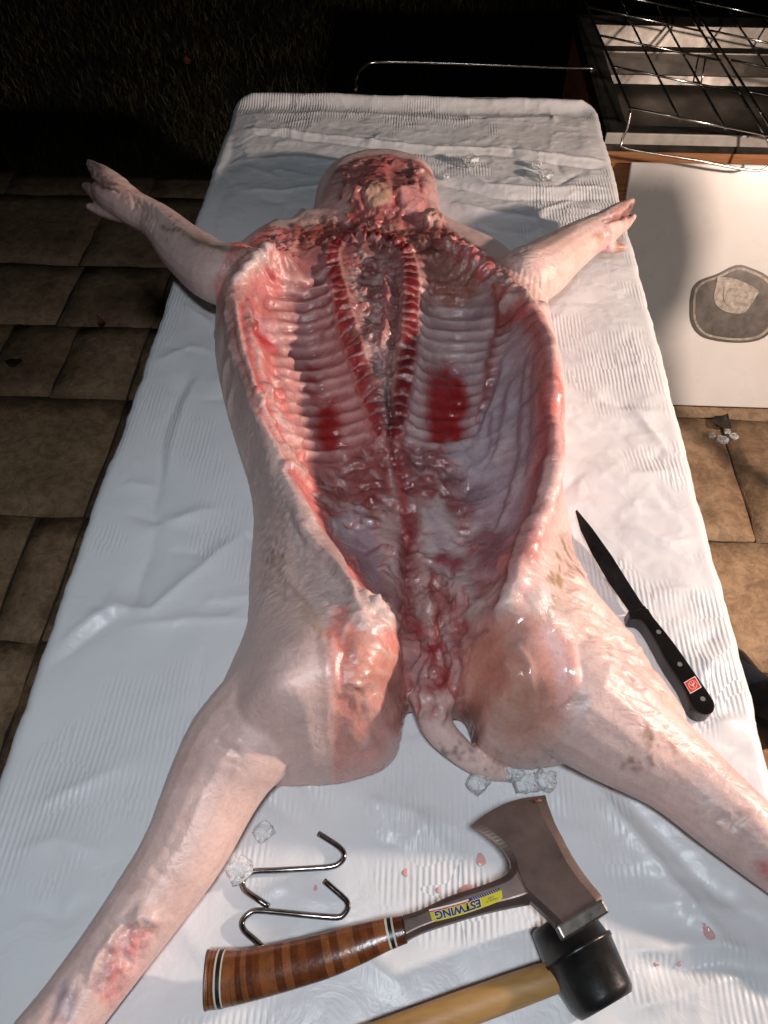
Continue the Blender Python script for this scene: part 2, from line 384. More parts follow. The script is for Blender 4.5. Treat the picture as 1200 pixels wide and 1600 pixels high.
cuts = {0:[-2.0,-1.5,-1.0,-0.5,0,0.5,1.0,1.5,2.0], 1:[-2.0,-1.45,-0.785,-0.3,0.3,0.75,1.2,2.0], 2:[-2.0,-1.3,-0.785,-0.2,0.4,0.74,1.3,2.0],
        3:[-2.1,-1.5,-0.90,-0.785,-0.3,0.25,0.62,1.15,2.0], 4:[-2.1,-1.33,-0.785,-0.2,0.3,0.55,0.84,1.35,2.0], 5:[-2.1,-1.62,-1.205,-1.005,-0.788,-0.3,0.2,0.70,1.25,2.0],
        6:[-2.2,-1.70,-1.08,-0.788,-0.3,0.2,0.8,1.4,2.0], 7:[-2.2,-1.55,-1.10,-0.62,-0.1,0.4,0.9,1.4,2.0], 8:[-2.3,-1.5,-0.97,-0.5,0,0.5,1.0,1.5,2.0]}
for r_, (ya, yb) in enumerate(rows):
    c = cuts[r_]
    for k in range(len(c)-1): slab(c[k], ya, c[k+1], yb)
# grass: uncountable blades
NB = 42000
gx = rng.uniform(-3.2, 2.4, NB); gy = 2.70 + rng.random(NB)**1.3*2.9
gh = rng.uniform(0.02, 0.06, NB)*(0.6+0.9*fbm(gx*3, gy*3, 5)); ga = rng.uniform(0, 2*math.pi, NB); gl = rng.uniform(0.2, 0.9, NB); ld = rng.uniform(0, 2*math.pi, NB)
gw = rng.uniform(0.0014, 0.003, NB)
dx = np.cos(ga)*gw; dy = np.sin(ga)*gw
V = np.zeros((NB, 5, 3))
V[:,0] = np.stack([gx-dx, gy-dy, np.full(NB,-0.03)], 1); V[:,1] = np.stack([gx+dx, gy+dy, np.full(NB,-0.03)], 1)
mx_, my_ = gx+np.cos(ld)*gl*gh*0.3, gy+np.sin(ld)*gl*gh*0.3
V[:,2] = np.stack([mx_+dx*.8, my_+dy*.8, -0.03+gh*0.65], 1); V[:,3] = np.stack([mx_-dx*.8, my_-dy*.8, -0.03+gh*0.65], 1)
V[:,4] = np.stack([gx+np.cos(ld)*gl*gh, gy+np.sin(ld)*gl*gh, -0.03+gh], 1)
me = bpy.data.meshes.new('lawn_grass')
bs = np.arange(NB)*5
fa = np.stack([bs,bs+1,bs+2,bs+3],1); fb = np.stack([bs+3,bs+2,bs+4],1)
me.from_pydata(V.reshape(-1,3).tolist(), [], fa.tolist()+fb.tolist())
go = link('lawn_grass', me, M['grass']); tag(go, 'short dark grass of the lawn behind the paving', 'grass', kind='stuff')

# ------------------------------------------------------------------ table and vinyl cloth
TX0, TX1, TY0, TY1 = -0.388, 0.368, -0.16, 1.70
tb = empty('folding_table', (0,0.77,0), 'long folding table hidden under the white plastic tablecloth', 'table')
link('tabletop', box('tabletop', (TX0+0.012,TY0+0.012,0.70), (TX1-0.012,TY1-0.012,0.735), 0.008), M['table'], tb)
for sx in (TX0+0.07, TX1-0.07):
    for sy in (TY0+0.2, TY1-0.2):
        tube('leg', [(sx,sy,0.0),(sx,sy,0.70)], 0.014, M['dark_metal'], tb)
for sy in (TY0+0.2, TY1-0.2): tube('crossbar', [(TX0+0.07,sy,0.25),(TX1-0.07,sy,0.25)], 0.010, M['dark_metal'], tb)

CR = 0.0031
cx = np.arange(TX0-0.0, TX1+0.0001, CR); cy = np.arange(TY0, TY1+0.0001, CR)
CX, CY = np.meshgrid(cx, cy)
CH = np.zeros_like(CX)
def poly_dist(PX, PY, pts, closed=False):
    d = np.full(PX.shape, 9.0); s = np.zeros(PX.shape); acc = 0.0
    P = list(pts) + ([pts[0]] if closed else [])
    for (ax, ay), (bx_, by_) in zip(P[:-1], P[1:]):
        ex, ey = bx_-ax, by_-ay; L2 = ex*ex+ey*ey+1e-12; L = math.sqrt(L2)
        t = np.clip(((PX-ax)*ex+(PY-ay)*ey)/L2, 0, 1)
        q = np.hypot(PX-(ax+t*ex), PY-(ay+t*ey))
        n = q < d; d = np.where(n, q, d); s = np.where(n, acc+t*L, s); acc += L
    return d, s, acc
wx = CX + 0.02*(fbm(CX*14, CY*14, 21)-0.5); wy = CY + 0.02*(fbm(CX*14, CY*14, 22)-0.5)
def fold(pts, w, h, asym=0.0):
    global CH
    P = [tuple(W(p[0], p[1], ZT)[:2]) for p in pts]
    d, s, L = poly_dist(wx, wy, P)
    fade = sstep(0, 0.06, s+0.02)*sstep(0, 0.06, L-s+0.02)
    CH = CH + h*np.exp(-(d/w)**1.15)*fade
for pts, w, h in [
    ([(362,215),(345,300),(330,380)], .012, -.004), ([(385,205),(500,212),(620,228),(800,236),(955,258)], .006, .006), ([(390,212),(500,220),(620,236),(800,246),(955,268)], .006, -.004),
    ([(375,255),(470,248),(560,258)], .007, .005), ([(375,300),(440,300),(520,285)], .008, .004), ([(700,262),(760,290),(850,300),(950,295)], .010, .006),
    ([(690,290),(800,310),(940,312)], .010, -.005), ([(700,320),(780,340),(850,345)], .014, .007), ([(400,180),(560,178),(720,190),(870,185)], .010, .003),
    ([(296,588),(256,668),(246,750),(240,824)], .014, -.007), ([(310,590),(280,670),(262,740)], .010, .005), ([(345,590),(360,600)], .01, .004), ([(240,824),(290,812),(340,790)], .010, .006),
    ([(240,824),(224,880),(200,964)], .012, -.006), ([(60,1040),(120,988),(180,944),(240,945),(300,900),(385,830)], .010, .006), ([(70,1052),(130,1002),(190,958)], .010, -.005),
    ([(200,975),(290,962),(380,968)], .008, .004), ([(200,660),(170,740),(150,780)], .012, .004), ([(230,570),(300,545),(340,560)], .009, .004), ([(275,470),(320,500),(340,520)], .009, .004),
    ([(985,640),(1040,700),(1060,720)], .010, .005), ([(905,600),(960,640),(1050,650)], .012, .004), ([(900,720),(980,745),(1075,735)], .012, .005), ([(960,830),(1040,850),(1105,845)], .012, .006),
    ([(1010,930),(1080,925),(1140,945)], .011, .007), ([(1080,1030),(1120,1040),(1170,1035)], .009, .008), ([(1090,1010),(1120,990),(1160,1000)], .008, -.006), ([(1100,1115),(1150,1118),(1190,1108)], .008, -.006),
    ([(1100,1135),(1150,1130),(1195,1130)], .008, .008), ([(1110,1165),(1150,1168),(1200,1160)], .008, -.006), ([(1130,1190),(1170,1195),(1210,1180)], .010, .007),
    ([(930,1225),(1000,1310),(1080,1420),(1130,1480)], .010, .008), ([(960,1215),(1030,1300),(1110,1390),(1190,1460)], .010, -.006), ([(985,1480),(1060,1470),(1200,1500)], .008, .007),
    ([(985,1500),(1060,1505),(1200,1520)], .010, -.006), ([(970,1570),(1060,1540),(1180,1530)], .009, .006), ([(400,1240),(430,1225),(480,1222)], .006, .004), ([(330,1480),(410,1480),(460,1450)], .007, .004),
    ([(560,1240),(640,1260),(700,1330)], .010, .004), ([(420,1540),(440,1500),(450,1460)], .007, .005), ([(640,1290),(690,1280),(730,1300)], .010, .003), ([(60,1250),(120,1230),(200,1200)], .010, .004),
    ([(20,1330),(90,1310),(160,1330)], .010, .004), ([(30,1420),(100,1440),(130,1420)], .010, -.004)]:
    fold(pts, w, h)
for _ in range(110):      # small sharp crinkles
    a0 = random.uniform(0, 3.14); x0 = random.uniform(TX0+.02, TX1-.02); y0 = random.uniform(0, TY1-.05); L0 = random.uniform(.03,.13)
    P_ = [(x0, y0), (x0+L0*.5*math.cos(a0)+random.uniform(-.01,.01), y0+L0*.5*math.sin(a0)), (x0+L0*math.cos(a0), y0+L0*math.sin(a0))]
    d_, s_, L_ = poly_dist(wx, wy, P_)
    CH = CH + random.choice([-1,1])*random.uniform(.0012,.0030)*np.exp(-(d_/random.uniform(.005,.009))**1.3)*sstep(0,.3,s_/L_+.01)*sstep(0,.3,1-s_/L_+.01)
edge = np.minimum(CX-TX0, TX1-CX)
CH = CH + 0.010*(fbm(CX*5, CY*4, 31)-0.5) + 0.0026*(fbm(CX*16, CY*12, 32)-0.5)
CH = CH + 0.0045*sstep(0.10, 0.0, TX1-CX)*(fbm(CX*6, CY*22, 33)-0.5)*2 + 0.003*sstep(0.07, 0.0, CX-TX0)*(fbm(CX*6, CY*18, 34)-0.5)*2
CH = CH + 0.012*np.exp(-((CY-(TY1-0.035))/0.016)**2)*(0.5+fbm(CX*5,CY*3,35)) - 0.006*np.exp(-((CY-(TY1-0.075))/0.02)**2)
rdg = 1-np.abs(2*fbm(wx*17+3, wy*24, 36)-1); rdg2 = 1-np.abs(2*fbm(wx*38+9, wy*46, 37)-1)
mk_ = np.clip(sstep(.05,.25,CX)+sstep(1.15,1.4,CY)+.35*sstep(.45,.65,fbm(CX*4,CY*4,38)), 0, 1)
CH = CH + mk_*(.0016*rdg**5 + .0005*rdg2**4)
rr0 = 0.07      # rounded corners at the far end
XX = CX.copy(); YY = CY.copy()
e_n = np.minimum(edge, TY1-CY)
rad = 0.016
ZZ = ZT + CH*sstep(0.0, 0.05, e_n) - np.where(e_n < rad, rad-np.sqrt(np.maximum(rad**2-(rad-e_n)**2, 0)), 0)
# round the two far corners in plan
for sx, xc in ((-1, TX0+rr0), (1, TX1-rr0)):
    yc = TY1-rr0
    inn = ((XX-xc)*sx > 0) & (YY > yc)
    u = np.where(inn, (XX-xc)*sx/rr0, 0); v = np.where(inn, (YY-yc)/rr0, 0)
    su = u*np.sqrt(np.maximum(1-v*v/2, 0)); sv = v*np.sqrt(np.maximum(1-u*u/2, 0))
    XX = np.where(inn, xc+sx*su*rr0, XX); YY = np.where(inn, yc+sv*rr0, YY)
jx = 0.004*(fbm(CX*3, CY*13, 61)-0.5)*2 + 0.0015*(fbm(CX*3, CY*55, 62)-0.5)*2; jy = 0.006*(fbm(CX*13, CY*3, 63)-0.5)*2 + 0.0015*(fbm(CX*60, CY*3, 64)-0.5)*2
XX = XX + jx*sstep(.05, 0, edge); YY = YY + jy*sstep(.05, 0, TY1-CY)
ny, nx = XX.shape
verts = np.stack([XX, YY, ZZ], -1).reshape(-1, 3)
ii = np.arange(ny*nx).reshape(ny, nx)
faces = np.stack([ii[:-1,:-1], ii[:-1,1:], ii[1:,1:], ii[1:,:-1]], -1).reshape(-1, 4).tolist()
loop = list(ii[0,:]) + list(ii[1:,-1]) + list(ii[-1,-2::-1]) + list(ii[-2:0:-1,0])
allv = verts.tolist(); prev = loop
ctr = Vector((0, 0.77))
for k in range(1, 9):
    cur = []
    for q, i in enumerate(loop):
        p = verts[i]; i0 = verts[loop[q-3]]; i1 = verts[loop[(q+3) % len(loop)]]
        tx, ty = i1[0]-i0[0], i1[1]-i0[1]; L = math.hypot(tx, ty)+1e-9; nx_, ny_ = ty/L, -tx/L
        s_ = q*CR
        wv = 0.010*math.sin(s_*26+1.5*math.sin(s_*7))*(k/8) + 0.003*math.sin(s_*61)
        dz = 0.028*k
        o_ = 0.004 + wv*min(1, k/3) - 0.001*k
        cur.append(len(allv)); allv.append([p[0]+nx_*o_, p[1]+ny_*o_, p[2]-dz])
    L = len(loop)
    for q in range(L): faces.append([prev[q], cur[q], cur[(q+1) % L], prev[(q+1) % L]])
    prev = cur
me = mesh('tablecloth', allv, faces)
cl = link('tablecloth', me, M['cloth'], None, True)
tag(cl, 'creased white plastic tablecloth with embossed stripes draped over the long table', 'tablecloth')
def cloth_z(x, y):
    i = int(np.clip(round((y-TY0)/CR), 0, ny-1)); j = int(np.clip(round((x-TX0)/CR), 0, nx-1)); return float(ZZ[i, j])

# ------------------------------------------------------------------ the dressed pig, opened out on its back
GX0, GX1, GY0, GY1, GR = -0.70, 0.54, -0.10, 1.54, 0.0020
gxs = np.arange(GX0, GX1, GR); gys = np.arange(GY0, GY1, GR)
PX, PY = np.meshgrid(gxs, gys)
BASE = [  # photo position, height above the cloth
 (560,290,.105),(620,290,.105),(590,270,.082),(590,325,.095),(535,325,.075),(655,325,.085),(590,348,.07),(520,285,.075),(660,280,.08),
 (480,368,.07),(540,358,.06),(600,362,.065),(680,368,.08),(640,355,.07),
 (430,370,.15),(400,392,.14),(455,382,.13),(372,428,.13),(352,462,.115),
 (362,520,.13),(382,580,.135),(403,635,.135),(435,705,.13),(465,772,.13),(495,832,.13),(530,892,.135),(560,930,.14),(600,955,.145),
 (462,405,.105),(430,445,.09),(421,500,.09),(426,560,.09),(434,610,.095),(452,685,.085),(478,745,.08),(512,830,.075),(548,882,.085),
 (445,475,.06),(480,450,.045),(515,450,.045),(445,560,.055),(490,560,.032),(545,560,.045),(470,640,.045),(520,640,.028),(575,640,.045),(500,700,.042),(550,705,.033),(520,765,.045),(560,805,.05),(590,785,.05),(545,842,.055),(590,872,.06),
 (522,398,.072),(540,470,.088),(560,540,.088),(585,610,.082),(605,680,.068),
 (578,418,.058),(585,455,.048),(592,520,.045),(602,600,.045),(607,650,.042),
 (575,372,.074),(605,371,.076),(638,400,.082),(641,470,.090),(636,550,.088),(626,620,.080),(613,690,.066),
 (690,432,.056),(738,470,.052),(680,500,.042),(740,500,.045),(690,580,.030),(730,600,.033),(700,660,.028),(652,650,.045),(690,705,.04),(660,745,.045),
 (792,462,.105),(828,485,.12),(790,520,.072),(825,565,.10),(780,600,.055),(825,640,.085),(770,700,.052),(818,725,.082),(740,765,.045),(795,795,.068),(760,852,.058),(824,800,.115),(803,860,.105),(784,908,.105),(768,950,.110),
 (700,388,.084),(758,408,.098),(812,456,.124),(843,510,.15),(862,580,.155),(866,660,.155),(857,730,.15),
 (872,850,.10),(885,920,.115),(940,1000,.10),(1000,1085,.085),
 (640,765,.05),(630,850,.052),(650,925,.055),(665,1000,.06),(675,1060,.065),(665,1110,.065),(715,905,.065),(705,1000,.075),
 (740,968,.10),(772,995,.128),
 (820,1005,.148),(865,1010,.140),(850,1060,.150),(800,1075,.150),(785,1030,.146),(758,1080,.138),(742,1140,.115),(800,1150,.135),(880,1120,.14),(905,1050,.145),(732,1025,.115),
 (500,980,.156),(455,1000,.160),(428,1075,.164),(392,1095,.138),(520,1050,.162),(570,1000,.158),(608,1010,.145),(600,1050,.145),(560,1085,.15),(560,1140,.135),(608,1120,.115),(480,1130,.152),(440,1165,.134),(520,1190,.09),(590,1172,.09),(628,1060,.115),
 (352,540,.085),(366,640,.085),(398,740,.085),(415,840,.085),(425,920,.105),(402,965,.095)]
SIL = [(488,338),(492,306),(505,276),(535,255),(590,244),(640,251),(675,268),(684,304),(690,340),(700,352),
 (745,372),(790,395),(825,430),(852,465),(864,520),(878,590),(883,680),(874,740),(880,800),(900,870),(930,930),(970,975),(1010,1030),(1050,1085),(1075,1130),
 (1040,1185),(1000,1200),(960,1180),(900,1186),(840,1195),(790,1190),(745,1165),(726,1120),(702,1116),(672,1114),(648,1104),(636,1112),(625,1165),(600,1195),(550,1213),(510,1220),(450,1222),(410,1225),(350,1245),(303,1180),
 (330,1110),(360,1040),(384,980),(388,900),(395,820),(385,750),(360,670),(342,600),(335,540),(340,470),(345,420),(390,375),(430,352),(450,352),(470,333)]
RIMS = [[(400,390,.14),(360,440,.125),(352,480,.122),(362,520,.13),(382,580,.135),(403,635,.135),(435,705,.13),(465,772,.13),(495,832,.13),(530,892,.135),(560,930,.14),(600,955,.145)],
 [(462,405,.105),(430,445,.09),(421,500,.09),(426,560,.09),(434,610,.095),(452,685,.085),(478,745,.08),(512,830,.075),(548,882,.085)],
 [(700,388,.084),(758,408,.098),(812,456,.124),(843,510,.15),(862,580,.155),(866,660,.155),(857,730,.15),(842,800,.155),(822,860,.155),(804,910,.155),(789,950,.148)],
 [(798,470,.10),(822,520,.11),(836,580,.115),(838,660,.112),(828,730,.105),(812,800,.095),(792,850,.085)],
 [(522,398,.072),(540,470,.088),(560,540,.088),(585,610,.082),(605,680,.068)], [(638,400,.082),(641,470,.090),(636,550,.088),(626,620,.080),(613,690,.066)]]
BASE = BASE + [tuple(q) for c_ in RIMS for q in catmull(c_, 4)[1:-1]]
cp = np.array([list(W(a, b, ZT+c)[:2])+[c] for a, b, c in BASE] + [list(W(a, b, ZT+.035)[:2])+[.062] for a, b in SIL])
def rbf(P, z, QX, QY):
    A = np.hypot(P[:,None,0]-P[None,:,0], P[:,None,1]-P[None,:,1]); n = len(P)
    A = A - np.eye(n)*0.0
    B = np.zeros((n+1, n+1)); B[:n,:n] = -A + np.eye(n)*0.006; B[:n,n] = 1; B[n,:n] = 1
    wgt = np.linalg.solve(B, np.append(z, 0))
    out = np.full(QX.shape, wgt[n])
    for k in range(n): out -= wgt[k]*np.hypot(QX-P[k,0], QY-P[k,1])
    return out
def upsample(Z, f):      # bilinear refine of a coarse grid sampled every f cells
    H, Wd = PX.shape
    yi = np.arange(H)/f; xi = np.arange(Wd)/f
    y0 = np.clip(yi.astype(int), 0, Z.shape[0]-2); x0 = np.clip(xi.astype(int), 0, Z.shape[1]-2)
    fy = (yi-y0)[:,None]; fx = (xi-x0)[None,:]
    a = Z[y0][:,x0]; b = Z[y0][:,x0+1]; c = Z[y0+1][:,x0]; d = Z[y0+1][:,x0+1]
    return (a*(1-fx)+b*fx)*(1-fy)+(c*(1-fx)+d*fx)*fy
def blur(Z, n):
    for _ in range(n):
        Z = (np.roll(Z,1,0)+np.roll(Z,-1,0)+2*Z)/4; Z = (np.roll(Z,1,1)+np.roll(Z,-1,1)+2*Z)/4
    return Z
H0 = blur(upsample(rbf(cp[:,:2], cp[:,2], PX[::4,::4], PY[::4,::4]), 4), 3)
def inside(QX, QY, pts):
    c = np.zeros(QX.shape, bool); n = len(pts)
    for k in range(n):
        ax, ay = pts[k]; bx_, by_ = pts[(k+1) % n]
        if ay == by_: continue
        t = ((ay > QY) != (by_ > QY)) & (QX < (bx_-ax)*(QY-ay)/(by_-ay)+ax); c ^= t
    return c
def sdf(QX, QY, pts):
    d, _, _ = poly_dist(QX, QY, pts, True); return np.where(inside(QX, QY, pts), d, -d)
sil = [tuple(p) for p in catmull([tuple(W(a, b, ZT+.035)[:2]) for a, b in SIL] + [tuple(W(*SIL[0], ZT+.035)[:2])], 3)][:-1]
SD = sdf(PX, PY, sil)
ed = np.clip(SD/0.034, 0, 1); ed = np.sqrt(1-(1-ed)**2)
MID = 0.030
TOP = MID + (np.maximum(H0, .012)-MID)*ed; BOT = MID*(1-ed)*0.9 + 0.0005
LIMBS = {   # photo position, height of the centre line, radius
 'hind_l': [(455,1085,.070,.056),(378,1160,.058,.050),(338,1222,.047,.044),(290,1324,.039,.037),(233,1410,.034,.0325),(172,1495,.031,.0295),(112,1575,.030,.028),(58,1645,.031,.028),(20,1700,.022,.02)],
 'hind_r': [(895,1085,.075,.060),(970,1140,.058,.052),(1055,1203,.042,.040),(1135,1272,.037,.035),(1215,1340,.031,.030),(1290,1400,.028,.026),(1350,1450,.025,.024)],
 'fore_l': [(372,428,.080,.044),(338,425,.077,.044),(290,390,.068,.039),(248,348,.065,.030),(212,327,.068,.028),(184,308,.071,.030),(168,297,.072,.027)],
 'toe_a': [(186,296,.078,.021),(162,276,.080,.018),(139,254,.078,.006)], 'toe_b': [(184,314,.064,.021),(158,302,.064,.018),(134,290,.060,.007)],
 'dew_a': [(205,338,.058,.013),(165,330,.052,.011),(140,322,.050,.006)],
 'fore_r': [(822,432,.076,.044),(845,421,.072,.043),(878,396,.060,.037),(915,372,.055,.031),(945,356,.055,.027),(962,345,.058,.022)],
 'toe_c': [(945,348,.064,.020),(968,331,.066,.016),(988,313,.066,.005)], 'toe_d': [(945,360,.054,.020),(970,348,.054,.016),(989,338,.052,.006)],
 'dew_c': [(930,378,.045,.013),(955,385,.040,.010),(975,386,.038,.006)],
 'tail': [(674,1092,.050,.021),(686,1138,.038,.0155),(728,1180,.022,.0125),(765,1201,.013,.0105),(788,1211,.009,.0065)]}
tv, tf = [], []
HT = np.where(SD > 0, TOP, -0.05)
for nm, ch in LIMBS.items():
    P = catmull([tuple(W(a, b, ZT+c)[:2])+(c, r) for a, b, c, r in ch], 5)
    v, f = tube_vf([(p[0], p[1], p[2]) for p in P], [p[3] for p in P], 18, len(tv)); tv += [tuple(q) for q in v]; tf += f
    for p in (P[0], P[-1]):      # ball ends
        bm = bmesh.new(); bmesh.ops.create_uvsphere(bm, u_segments=14, v_segments=8, radius=p[3]*0.99)
        b0 = len(tv); tv += [(q.co.x+p[0], q.co.y+p[1], q.co.z+p[2]) for q in bm.verts]
        bm.verts.index_update(); tf += [tuple(b0+q.index for q in fc.verts) for fc in bm.faces]; bm.free()
    for p in P[::2]:
        d = np.hypot(PX-p[0], PY-p[1]); HT = np.maximum(HT, np.where(d < p[3], p[2]+np.sqrt(np.maximum(p[3]**2-d**2, 0)), -0.05))
def hit(px, py):          # where the line of sight of a measured point meets the carcass
    for z in np.arange(0.21, 0.0, -0.0025):
        p = W(px, py, ZT+z)
        i = int((p.y-GY0)/GR); j = int((p.x-GX0)/GR)
        if 0 <= i < HT.shape[0] and 0 <= j < HT.shape[1] and HT[i, j] >= z: return (p.x, p.y)
    p = W(px, py, ZT+0.03); return (p.x, p.y)

# colour, finish and relief of the surface, laid out over the carcass in plan
C = np.zeros(PX.shape+(3,)); FIN = np.zeros(PX.shape+(3,)); D = np.zeros(PX.shape)
na = fbm(PX*9, PY*9, 41); nb = fbm(PX*40, PY*40, 42); nc = fbm(PX*120, PY*120, 43, 3)
def col(*c): return np.array(c)
skinA, skinB = col(.80,.575,.52), col(.735,.545,.505)
t = sstep(.35, .65, na)[...,None]; C[:] = skinA*t + skinB*(1-t)
C *= (0.90+0.20*nb)[...,None]
mot = sstep(.50,.68,fbm(PX*22, PY*22, 47))[...,None]; C[:] = C*(1-.18*mot) + np.array([.74,.46,.41])*.18*mot
FIN[...,0] = 0.55; FIN[...,1] = 1; FIN[...,2] = 0.18
WX = PX + 0.014*(fbm(PX*30, PY*30, 51)-0.5) + 0.006*(fbm(PX*100, PY*100, 52)-0.5)
WY = PY + 0.014*(fbm(PX*30, PY*30, 53)-0.5) + 0.006*(fbm(PX*100, PY*100, 54)-0.5)
def win(P, mg):
    xs = [p[0] for p in P]; ys = [p[1] for p in P]
    j0 = max(0, int((min(xs)-mg-GX0)/GR)); j1 = min(PX.shape[1], int((max(xs)+mg-GX0)/GR)+2)
    i0 = max(0, int((min(ys)-mg-GY0)/GR)); i1 = min(PX.shape[0], int((max(ys)+mg-GY0)/GR)+2)
    return (slice(i0, max(i1, i0+2)), slice(j0, max(j1, j0+2)))
def apply(sl, m, color=None, wet=None, skin=None, fib=None, dh=None, var=0.25):
    if color is not None:
        c = np.array(color)*(1-var/2+var*nb[sl])[...,None] if np.ndim(color) == 1 else color
        C[sl] = C[sl]*(1-m[...,None]) + c*m[...,None]
    for k, q in enumerate((wet, skin, fib)):
        if q is not None: FIN[sl+(k,)] = FIN[sl+(k,)]*(1-m) + q*m
    if dh is not None: D[sl] += dh*m
def fillp(pts, color, feather=.006, wet=.7, skin=0, fib=0, op=1.0, dh=None, var=.35, warp=True, flat=0.0):
    P = [hit(*p) for p in pts]; sl = win(P, .03)
    s = sdf((WX if warp else PX)[sl], (WY if warp else PY)[sl], P)
    m = sstep(-feather, feather, s)
    if flat: D[sl] *= 1-flat*m
    apply(sl, m*op, color, wet, skin, fib, dh, var)
def line(pts, w, color=None, op=1.0, dh=0.0, wet=None, smooth=4, taper=True, warp=0.6, soft=1.8, skin=None, fib=None):
    pts = [tuple(p) for p in catmull(pts, smooth)] if len(pts) > 2 else pts
    P = [hit(*p) for p in pts]; sl = win(P, w*3+.012)
    qx = PX[sl]+(WX-PX)[sl]*warp; qy = PY[sl]+(WY-PY)[sl]*warp
    d, s, L = poly_dist(qx, qy, P)
    k = np.clip(np.minimum(s, L-s)/(0.25*L+1e-9), 0, 1) if taper else 1.0
    m = np.exp(-(d/(w*(0.35+0.65*k)+1e-6))**soft/1.0)
    if color is not None: apply(sl, np.clip(m*op, 0, 1), color, wet, skin, fib, None, .25)
    if dh: D[sl] += dh*m*(0.4+0.6*k)
def blob(px, py, r, color=None, op=1.0, dh=0.0, wet=None, asp=1.0, rot=0.0):
    x, y = hit(px, py); sl = win([(x, y)], r*2.6/min(asp, 1.0)+.012); ux, uy = WX[sl]-x, WY[sl]-y
    a = (ux*math.cos(rot)+uy*math.sin(rot)); b = (-ux*math.sin(rot)+uy*math.cos(rot))*asp
    m = np.exp(-((a*a+b*b)/(r*r))**1.6)
    if color is not None: apply(sl, np.clip(m*op, 0, 1), color, wet, 0, 0, None, .3)
    if dh: D[sl] += dh*m
def lumps(pts, size, amp, cols, op=.8, seed=0, wet=.85, feather=.01, ax=1.0, ay=1.0, rot=0.0):
    P = [hit(*p) for p in pts]; sl = win(P, .03); m = sstep(-feather, feather, sdf(WX[sl], WY[sl], P))
    ox = PX[sl]+1.6*(WX-PX)[sl]; oy = PY[sl]+1.6*(WY-PY)[sl]
    qx = (ox*math.cos(rot)+oy*math.sin(rot))/size*ax; qy = (-ox*math.sin(rot)+oy*math.cos(rot))/size*ay
    d1, d2, cid = worley(qx, qy, seed); e1, e2, cid2 = worley(qx*2.3+5, qy*2.3, seed+3)
    prof = sstep(0, .5, d2-d1)*.65 + sstep(0, .5, e2-e1)*.35
    D[sl] += amp*(prof-0.45)*m*(0.4+cid)
    cid = np.clip(cid*.6+cid2*.4, 0, .9999)
    cc = np.zeros(prof.shape+(3,)); n = len(cols)
    for k, c in enumerate(cols):
        sel = (cid >= k/n) & (cid < (k+1)/n); cc[sel] = c
    cc = blur3(cc, 1)*(0.75+0.5*nb[sl])[...,None]
    apply(sl, m*op, cc, wet, 0, 0)
def blur3(A, n):
    return np.stack([blur(A[...,k], n) for k in range(3)], -1)

meat, dmeat, fat, pink, viol = col(.48,.11,.10), col(.20,.028,.030), col(.76,.56,.52), col(.66,.27,.25), col(.49,.375,.405)
for pl in ([(335,540),(345,470),(400,600),(440,720),(500,860),(480,960),(380,1000),(388,900),(395,820),(370,700)], [(860,780),(900,860),(960,960),(1060,1100),(1000,1130),(900,1000),(870,900)], [(760,390),(850,380),(870,440),(830,460)]):
    fillp(pl, None, .03, .30, None, 1.0)
# the whole opened inside
fillp([(455,395),(425,450),(420,520),(430,600),(455,690),(480,750),(520,840),(555,890),(600,940),(630,990),(637,1100),(720,1125),(720,1000),(750,940),(790,900),(830,800),(855,700),(860,600),(840,520),(800,450),(750,405),(690,380),(600,362),(520,370)], col(.36,.15,.15), .008)
# neck and head
fillp([(452,352),(500,338),(690,345),(760,395),(640,395),(530,378),(462,395)], col(.24,.085,.075), .008)
lumps([(455,356),(500,338),(690,345),(740,390),(640,395),(530,378),(462,392)], .022, .010, [col(.17,.05,.045), col(.30,.11,.09), col(.38,.18,.15), col(.22,.06,.06)], .85, 3)
fillp([(502,335),(505,298),(524,266),(556,248),(600,242),(648,250),(676,270),(684,310),(694,352),(600,358),(540,354)], col(.50,.19,.175), .006)
lumps([(512,335),(514,298),(532,270),(562,252),(600,246),(648,256),(672,278),(680,320),(688,350),(600,354),(545,350)], .040, .006, [col(.46,.12,.11), col(.60,.30,.27), col(.52,.18,.165), col(.64,.38,.35), col(.32,.06,.06)], .5, 5)
for pl, c_, dh_ in ([[(503,345),(502,318),(508,292),(526,272),(544,280),(548,318),(542,350)], col(.70,.44,.41), 0], [[(556,268),(585,252),(612,258),(606,284),(570,288)], col(.58,.18,.17), .003], [[(604,262),(630,254),(648,268),(640,288),(612,286)], col(.27,.10,.095), -.005],
    [[(570,292),(582,286),(602,287),(613,301),(609,318),(592,324),(573,318)], col(.66,.43,.30), .004], [[(620,296),(642,286),(662,292),(664,322),(650,338),(630,328)], col(.72,.35,.335), .006], [[(662,272),(680,280),(686,320),(690,348),(668,342),(664,300)], col(.72,.45,.415), .003],
    [[(545,335),(590,328),(640,336),(650,352),(545,352)], col(.34,.10,.095), -.002]):
    fillp(pl, c_, .006, wet=.75, skin=.55, op=.85, dh=dh_ or None, flat=.6)
line([(562,285),(560,305),(570,322)], .004, col(.26,.05,.05), .8, -.003); line([(615,288),(622,305),(612,322)], .004, col(.40,.09,.08), .8, -.003)
blob(618,262,.016,col(.20,.07,.065),.85,-.006); blob(640,262,.014,col(.24,.10,.09),.7,-.004); blob(596,268,.018,col(.50,.13,.13),.8,.006); blob(560,275,.014,col(.36,.10,.10),.8,-.004)
line([(545,275),(540,295),(530,315)], .006, col(.52,.20,.18), .8, .006); line([(560,290),(556,306),(548,322)], .006, col(.55,.24,.21), .8, .007)
fillp([(655,340),(672,330),(692,345),(690,358),(668,356)], col(.62,.36,.32), .004, dh=.008)
